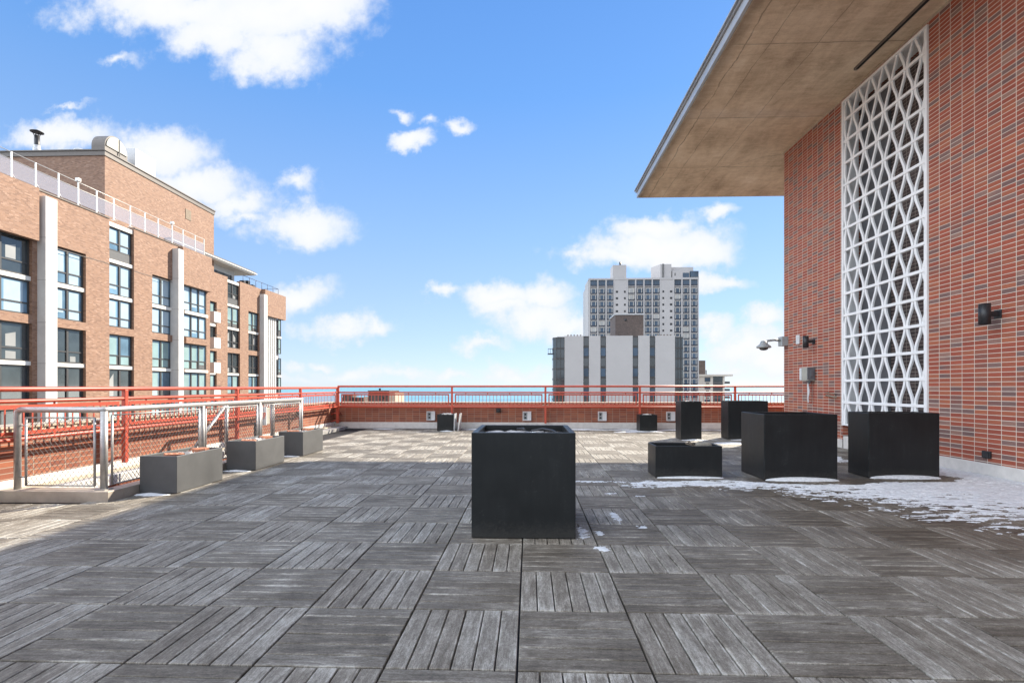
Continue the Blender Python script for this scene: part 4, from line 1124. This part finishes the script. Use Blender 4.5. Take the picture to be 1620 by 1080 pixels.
def snow_sheet(name, label, x0, x1, y0, y1, st, fn):
    nx = int((x1-x0)/st); ny = int((y1-y0)/st)
    X, Y = np.meshgrid(np.linspace(x0, x1, nx), np.linspace(y0, y1, ny), indexing='ij')
    H = fn(X, Y)
    keep = (H[:-1,:-1] > 0) | (H[1:,:-1] > 0) | (H[:-1,1:] > 0) | (H[1:,1:] > 0)
    H = np.clip(H, -.006, .09)
    idx = -np.ones((nx, ny), int); I, J = np.nonzero(keep)
    used = np.zeros((nx, ny), bool)
    for di, dj in ((0,0),(1,0),(1,1),(0,1)): used[I+di, J+dj] = True
    idx[used] = np.arange(used.sum())
    V = np.stack([X[used], Y[used], H[used]+.001], 1)
    F = np.stack([idx[I,J], idx[I+1,J], idx[I+1,J+1], idx[I,J+1]], 1)
    me = bpy.data.meshes.new(name); me.from_pydata(V.tolist(), [], F.tolist()); me.materials.append(M_snow)
    me.polygons.foreach_set('use_smooth', [True]*len(F)); me.update()
    o = bpy.data.objects.new(name, me); COL.objects.link(o)
    return tag(o, label, 'snow', kind='stuff')
def near_snow(X, Y):
    n1 = fbm(X*2.2, Y*5, 3, 5); n2 = fbm(X*9, Y*34, 11, 4, .7); n3 = fbm(X*1.1, Y*1.4, 23, 3)
    # lower fading edge
    e = np.interp(X, [0.9,1.2,2.2,2.9,3.3,3.7,4.3,5.2,6.6], [6.7,6.42,6.30,6.12,5.65,4.9,4.1,3.7,3.4])
    e2 = np.interp(X, [1.2,2.9,3.6,4.2,5.0,6.6], [6.5,6.35,6.15,5.75,5.35,5.0])   # solid edge
    e2 = np.maximum(e2+.18, e+.3)
    cov = np.clip((Y-e)/(e2-e), 0, 1)*.62*sstep(1.1, 1.35, X+(n1-.5)*.2) + sstep(0, .5, Y-e2)*.38*sstep(1.1, 1.35, X)
    # upper edge, bare zone in front of the planters
    ub = np.interp(X, [1.2,1.7,2.3,2.8,3.3,4.3,4.7,5.8,6.0,6.6], [6.75,6.93,6.98,6.98,6.76,6.72,6.92,6.98,8.4,8.4])
    cov = cov*sstep(0, .12, ub-Y+(n1-.5)*.18)
    d3 = rectd(X, Y, PL[2])
    bare = sstep(.50, .36, np.sqrt(((X-5.55)/1.25)**2+((Y-7.28)/.62)**2)+(n1-.5)*.10)
    cov = cov*(1-bare)
    n4 = fbm(X*3.5, Y*70, 91, 3, .7)
    h = np.where(cov < .04, -1, 0) + cov*1.02 - (((n2*.40+n4*.35+n1*.25)-.5)*4.8+.60)
    H = np.where(h > 0, .002+h*.012, h*.05) + np.where(h > .25, (n1-.4)*.01, 0)
    # small patches by the central planter
    n4b = fbm(X*34, Y*48, 77, 3, .7)
    for (cx, cy, rx, ry, s_) in ((.79,6.80,.55,.06,.55),(.85,4.98,.05,.20,.8),(1.04,4.62,.06,.05,.8),(.58,3.98,.06,.09,.85),(.47,4.42,.05,.18,.75),(.62,4.38,.04,.10,.7),(.98,6.05,.12,.03,.5),(1.3,5.92,.08,.025,.6)):
        q = s_*(1.5-1.5*np.sqrt(((X-cx)/rx)**2+((Y-cy)/ry)**2)) - (n2*.4+n4b*.6)*3.6+1.40
        q = np.where(((X-cx)/rx)**2+((Y-cy)/ry)**2 > 1.7, -1, q)
        H = np.maximum(H, np.where(q > 0, .002+q*.004, -.006))
    # drifts hugging the near faces of the planters
    for i, wd, hh in ((0, .055, .030), (1, .085, .055), (2, .085, .055), (7, .042, .018)):
        r = PL[i]; u = np.clip((X-r[0]-.02)/(r[1]-r[0]), 0, 1)
        prof = np.sin(np.pi*u)**.45*((X > r[0]+.02) & (X < r[1]+.03))*(.8+.5*(n1-.5))
        dd = r[2]-Y
        q = np.where((dd > -.02), 1-dd/np.maximum(wd*prof, 1e-4), -1)
        q = q - (n2-.5)*(.9 if i == 7 else .55) - (n1-.5)*.8 - (.25 if i == 7 else 0)*(n4b > .5)
        H = np.maximum(H, np.where((q > 0) & (prof > .05), .003+hh*np.clip(q, 0, 1)**.6*prof, -.006))
    return H
snow_sheet('snow_patch', 'thin streaky snow lying on the deck in front of the right hand planters', .40, 6.58, 3.4, 8.45, .0115, near_snow)
def far_snow(X, Y):
    n1 = fbm(X*2.2, Y*5, 43, 5); n2 = fbm(X*5, Y*14, 51, 4, .7)
    H = np.full_like(X, -.006)
    blobs = [(5.2,9.3,.75,.9,.55),(4.45,9.6,.45,.6,.5),(6.2,9.2,.35,.8,.6),(4.6,11.55,.5,.22,1.1),(5.5,11.5,.9,.24,1.2),(3.98,12.18,.42,.14,1.1),(5.3,12.25,.6,.14,1.0),(6.2,11.9,.5,.3,1.0),
             (3.1,14.45,.75,.14,1.1),(2.75,14.35,.42,.12,1.0),(3.6,14.45,.35,.10,1.1),(4.5,15.0,1.4,.12,1.0),(6.0,15.0,.8,.13,1.0),(1.6,15.05,1.5,.10,1.1),(-1.4,15.02,.75,.12,1.3),(-2.4,14.42,.24,.06,1.1),(-4.4,15.05,.5,.04,.6),(2.9,15.02,.8,.10,1.)]
    for (cx, cy, rx, ry, s_) in blobs:
        q = s_*(1.35-1.35*np.sqrt(((X-cx)/rx)**2+((Y-cy)/ry)**2)) - (n2*.6+n1*.4)*.9+.12
        H = np.maximum(H, np.where(q > 0, .003+q*.022, -.006))
    return H
snow_sheet('snow_patch', 'bright sunlit snow scraps near the far parapet and the tall planters', -5.4, 6.58, 8.3, 15.12, .022, far_snow)
def left_snow(X, Y):
    n1 = fbm(X*6, Y*9, 63, 4); H = np.full_like(X, -.006)
    for (cx, cy, rx, ry) in ((-4.50,5.79,.24,.055),(-4.46,7.46,.22,.045),(-4.44,9.06,.22,.035)):
        q = 1.2-np.sqrt(((X-cx)/rx)**2+((Y-cy)/ry)**2)-n1*.4
        H = np.maximum(H, np.where(q > 0, .003+q*.02, -.006))
    return H
snow_sheet('snow_patch', 'small strips of snow at the near ends of the low left planters', -4.67, -4.1, 5.6, 9.2, .012, left_snow)

# ------------------------------------------------------------------ sky with clouds
SUN = Vector((.99, 1.05, 1.0)).normalized()
elev = math.asin(SUN.z); azim = math.atan2(SUN.x, SUN.y)
W_ = bpy.data.worlds.new('World'); S.world = W_; W_.use_nodes = True
nt = W_.node_tree; nt.nodes.clear()
sky = N(nt, 'ShaderNodeTexSky', sky_type='NISHITA', sun_disc=False, sun_elevation=elev, sun_rotation=azim, altitude=200, air_density=1.0, dust_density=.1, ozone_density=2.0)
tc = N(nt, 'ShaderNodeTexCoord')
sp = N(nt, 'ShaderNodeSeparateXYZ'); L(nt, tc.outputs['Generated'], sp.inputs[0])
yy = val(nt, 'MAXIMUM', sp.outputs[1], .05)
cu = val(nt, 'DIVIDE', sp.outputs[0], yy); cv = val(nt, 'DIVIDE', sp.outputs[2], yy)
uvw = N(nt, 'ShaderNodeCombineXYZ'); L(nt, cu, uvw.inputs[0]); L(nt, cv, uvw.inputs[1])
nzA = N(nt, 'ShaderNodeTexNoise'); nzA.inputs['Scale'].default_value = 7; nzA.inputs['Detail'].default_value = 8; nzA.inputs['Roughness'].default_value = .6
L(nt, uvw.outputs[0], nzA.inputs['Vector'])
nzB = N(nt, 'ShaderNodeTexNoise'); nzB.inputs['Scale'].default_value = 26; nzB.inputs['Detail'].default_value = 6; nzB.inputs['Roughness'].default_value = .6
L(nt, uvw.outputs[0], nzB.inputs['Vector'])
# domain warp
wv = N(nt, 'ShaderNodeVectorMath', operation='SUBTRACT'); L(nt, nzA.outputs['Color'], wv.inputs[0]); wv.inputs[1].default_value = (.5,.5,.5)
ws = N(nt, 'ShaderNodeVectorMath', operation='SCALE'); L(nt, wv.outputs[0], ws.inputs[0]); ws.inputs['Scale'].default_value = .14
wa = N(nt, 'ShaderNodeVectorMath', operation='ADD'); L(nt, uvw.outputs[0], wa.inputs[0]); L(nt, ws.outputs[0], wa.inputs[1])
# cloud banks: centre u, centre v, half width, half height, all as tangents of the view angle from due north-east of the terrace
CL = [(-0.735, 0.78, 0.292, 0.0716, 1.2), (-0.537, 0.762, 0.244, 0.1107, 1.3), (-0.432, 0.772, 0.143, 0.0912, 1.2), (-0.524, 0.665, 0.121, 0.0586, 1), (-0.629, 0.719, 0.194, 0.0586, 1), (-0.976, 0.522, 0.173, 0.0417, 1), (-0.761, 0.489, 0.14, 0.0644, 1.2), (-0.788, 0.405, 0.171, 0.0703, 1.2), (-0.682, 0.416, 0.138, 0.0586, 1.1), (-0.602, 0.374, 0.107, 0.0388, 0.9), (-0.458, 0.334, 0.124, 0.0554, 1.1), (-0.478, 0.407, 0.049, 0.0257, 0.7), (-0.576, 0.344, 0.07, 0.0193, 0.6), (-0.471, 0.193, 0.095, 0.0385, 1), (-0.524, 0.176, 0.072, 0.0337, 1), (-0.38, 0.122, 0.113, 0.0276, 0.8), (-0.316, 0.121, 0.047, 0.023, 0.8), (-0.251, 0.557, 0.03, 0.0117, 0.6), (-0.228, 0.506, 0.051, 0.0234, 1), (-0.14, 0.533, 0.031, 0.0169, 0.7), (-0.187, 0.547, 0.013, 0.0117, 0.5), (-0.848, 0.666, 0.052, 0.013, 0.5), (-0.949, 0.579, 0.048, 0.0065, 0.4), (-0.185, 0.183, 0.041, 0.0184, 0.8), (-0.06, 0.177, 0.114, 0.04, 1.1), (0.029, 0.179, 0.071, 0.0461, 1.1), (0.016, 0.129, 0.113, 0.0461, 1), (-0.047, 0.154, 0.1, 0.0337, 1), (0.079, 0.116, 0.1, 0.0337, 0.9), (-0.085, 0.085, 0.059, 0.0153, 0.6), (-0.419, 0.055, 0.034, 0.0138, 0.6), (-0.484, 0.041, 0.056, 0.0169, 0.6), (-0.367, 0.026, 0.104, 0.0215, 0.6), (-0.251, 0.025, 0.091, 0.0184, 0.6), (-0.022, 0.028, 0.087, 0.0215, 0.7), (-0.149, 0.023, 0.064, 0.0123, 0.5), (-0.458, 0.014, 0.103, 0.0169, 0.6), (0.247, 0.322, 0.096, 0.0338, 1.1), (0.365, 0.338, 0.054, 0.0253, 0.99), (0.254, 0.282, 0.171, 0.0479, 1.32), (0.179, 0.264, 0.129, 0.0338, 1.1), (0.079, 0.27, 0.052, 0.0169, 0.6), (0.34, 0.262, 0.08, 0.0451, 1.1), (0.377, 0.202, 0.067, 0.0239, 0.88), (0.469, 0.133, 0.054, 0.0309, 0.99), (0.426, 0.087, 0.119, 0.0451, 0.99), (0.365, 0.115, 0.062, 0.0281, 0.88), (0.487, 0.062, 0.155, 0.0592, 0.99), (0.389, 0.044, 0.096, 0.0281, 0.77)]
acc = None
for (u, v, ru, rv, s_) in CL:
    a = N(nt, 'ShaderNodeVectorMath', operation='SUBTRACT'); L(nt, wa.outputs[0], a.inputs[0]); a.inputs[1].default_value = (u, v, 0)
    b = N(nt, 'ShaderNodeVectorMath', operation='MULTIPLY'); L(nt, a.outputs[0], b.inputs[0]); b.inputs[1].default_value = (1/ru, 1/rv, 0)
    c = N(nt, 'ShaderNodeVectorMath', operation='LENGTH'); L(nt, b.outputs[0], c.inputs[0])
    d = val(nt, 'MULTIPLY', val(nt, 'SUBTRACT', 1.0, c.outputs['Value']), s_)
    acc = d if acc is None else val(nt, 'SMOOTH_MAX', acc, d, .15)
nA = val(nt, 'SUBTRACT', nzA.outputs[0], .5); nB = val(nt, 'SUBTRACT', nzB.outputs[0], .5)
dens = val(nt, 'ADD', acc, val(nt, 'ADD', val(nt, 'MULTIPLY', nA, 1.1), val(nt, 'MULTIPLY', nB, .9)))
mr = N(nt, 'ShaderNodeMapRange', interpolation_type='SMOOTHSTEP'); mr.inputs[1].default_value = -.12; mr.inputs[2].default_value = .62
L(nt, dens, mr.inputs[0])
front = N(nt, 'ShaderNodeMapRange'); front.inputs[1].default_value = .1; front.inputs[2].default_value = .25; L(nt, sp.outputs[1], front.inputs[0])
hz = N(nt, 'ShaderNodeMapRange', interpolation_type='SMOOTHSTEP'); hz.inputs[1].default_value = -.002; hz.inputs[2].default_value = .02; L(nt, sp.outputs[2], hz.inputs[0])
cf = val(nt, 'MULTIPLY', val(nt, 'MULTIPLY', mr.outputs[0], front.outputs[0]), hz.outputs[0])
cf = val(nt, 'MULTIPLY', cf, .97)
shade = N(nt, 'ShaderNodeMapRange', interpolation_type='SMOOTHSTEP'); shade.inputs[1].default_value = .1; shade.inputs[2].default_value = 1.1; L(nt, dens, shade.inputs[0])
CW = 3.75
ccol = mixc(nt, shade.outputs[0], (CW*.84, CW*.90, CW*1.0), (CW*1.0, CW*1.0, CW*1.02))
ccol = mixc(nt, val(nt, 'MULTIPLY', nzB.outputs[0], .45), ccol, (CW*.80, CW*.83, CW*.89))
tint = mixc(nt, 1.0, sky.outputs[0], (.50, .60, .72), 'MULTIPLY')
# hazy pale band low in the sky, deeper blue higher up
K = 3.53
air = ramp(nt, sp.outputs[2], [(0.0, (.70*K,.80*K,.97*K)), (.10, (.56*K,.72*K,1.0*K)), (.28, (.37*K,.61*K,1.02*K)), (.50, (.175*K,.445*K,.99*K)), (.85, (.07*K,.26*K,.8*K))])
clear = mixc(nt, .72, tint, air)
# unseen bright cloud added behind and to the left, fill for the shaded terrace
nzR = N(nt, 'ShaderNodeTexNoise'); nzR.inputs['Scale'].default_value = 2.2; nzR.inputs['Detail'].default_value = 7; nzR.inputs['Roughness'].default_value = .6
L(nt, tc.outputs['Generated'], nzR.inputs['Vector'])
rc = N(nt, 'ShaderNodeMapRange', interpolation_type='SMOOTHSTEP'); rc.inputs[1].default_value = .40; rc.inputs[2].default_value = .56; L(nt, nzR.outputs[0], rc.inputs[0])
rear = N(nt, 'ShaderNodeMapRange', interpolation_type='SMOOTHSTEP'); rear.inputs[1].default_value = .50; rear.inputs[2].default_value = .15
L(nt, val(nt, 'ADD', sp.outputs[1], val(nt, 'MULTIPLY', val(nt, 'ADD', sp.outputs[0], 1), .25)), rear.inputs[0])
west = val(nt, 'ADD', val(nt, 'MULTIPLY', val(nt, 'MAXIMUM', val(nt, 'SUBTRACT', val(nt, 'MULTIPLY', sp.outputs[2], .35), sp.outputs[0]), 0), 1.0), .42)
rf = val(nt, 'MULTIPLY', val(nt, 'MULTIPLY', rc.outputs[0], rear.outputs[0]), hz.outputs[0])
final = mixc(nt, cf, clear, ccol)
fill_col = N(nt, 'ShaderNodeVectorMath', operation='SCALE'); fill_col.inputs[0].default_value = (11.3, 12.1, 13.1); L(nt, west, fill_col.inputs['Scale'])
final = mixc(nt, rf, final, fill_col.outputs[0])
bg = N(nt, 'ShaderNodeBackground'); bg.inputs['Strength'].default_value = .10
L(nt, final, bg.inputs[0]); out = N(nt, 'ShaderNodeOutputWorld'); L(nt, bg.outputs[0], out.inputs[0])

sl = bpy.data.lights.new('sun', 'SUN'); sl.energy = 4.0; sl.angle = R(.5); sl.color = (1.0, .91, .76)
so = bpy.data.objects.new('sun', sl); COL.objects.link(so); so.rotation_euler = (-SUN).to_track_quat('-Z', 'Y').to_euler(); so.location = (20, 20, 30)

# ------------------------------------------------------------------ camera
cd = bpy.data.cameras.new('camera'); co = bpy.data.objects.new('camera', cd); COL.objects.link(co)
cd.sensor_width = 36; cd.lens = 36*791/1620; cd.shift_y = (612-540)/1620; cd.clip_start = .05; cd.clip_end = 80000
co.location = (0, 0, 1.28); co.rotation_euler = (R(90), 0, R(1.98))
S.camera = co
S.view_settings.view_transform = 'Standard'; S.view_settings.look = 'None'; S.view_settings.gamma = 1
S.view_settings.exposure = 1.5
S.render.resolution_x = 1024; S.render.resolution_y = 682
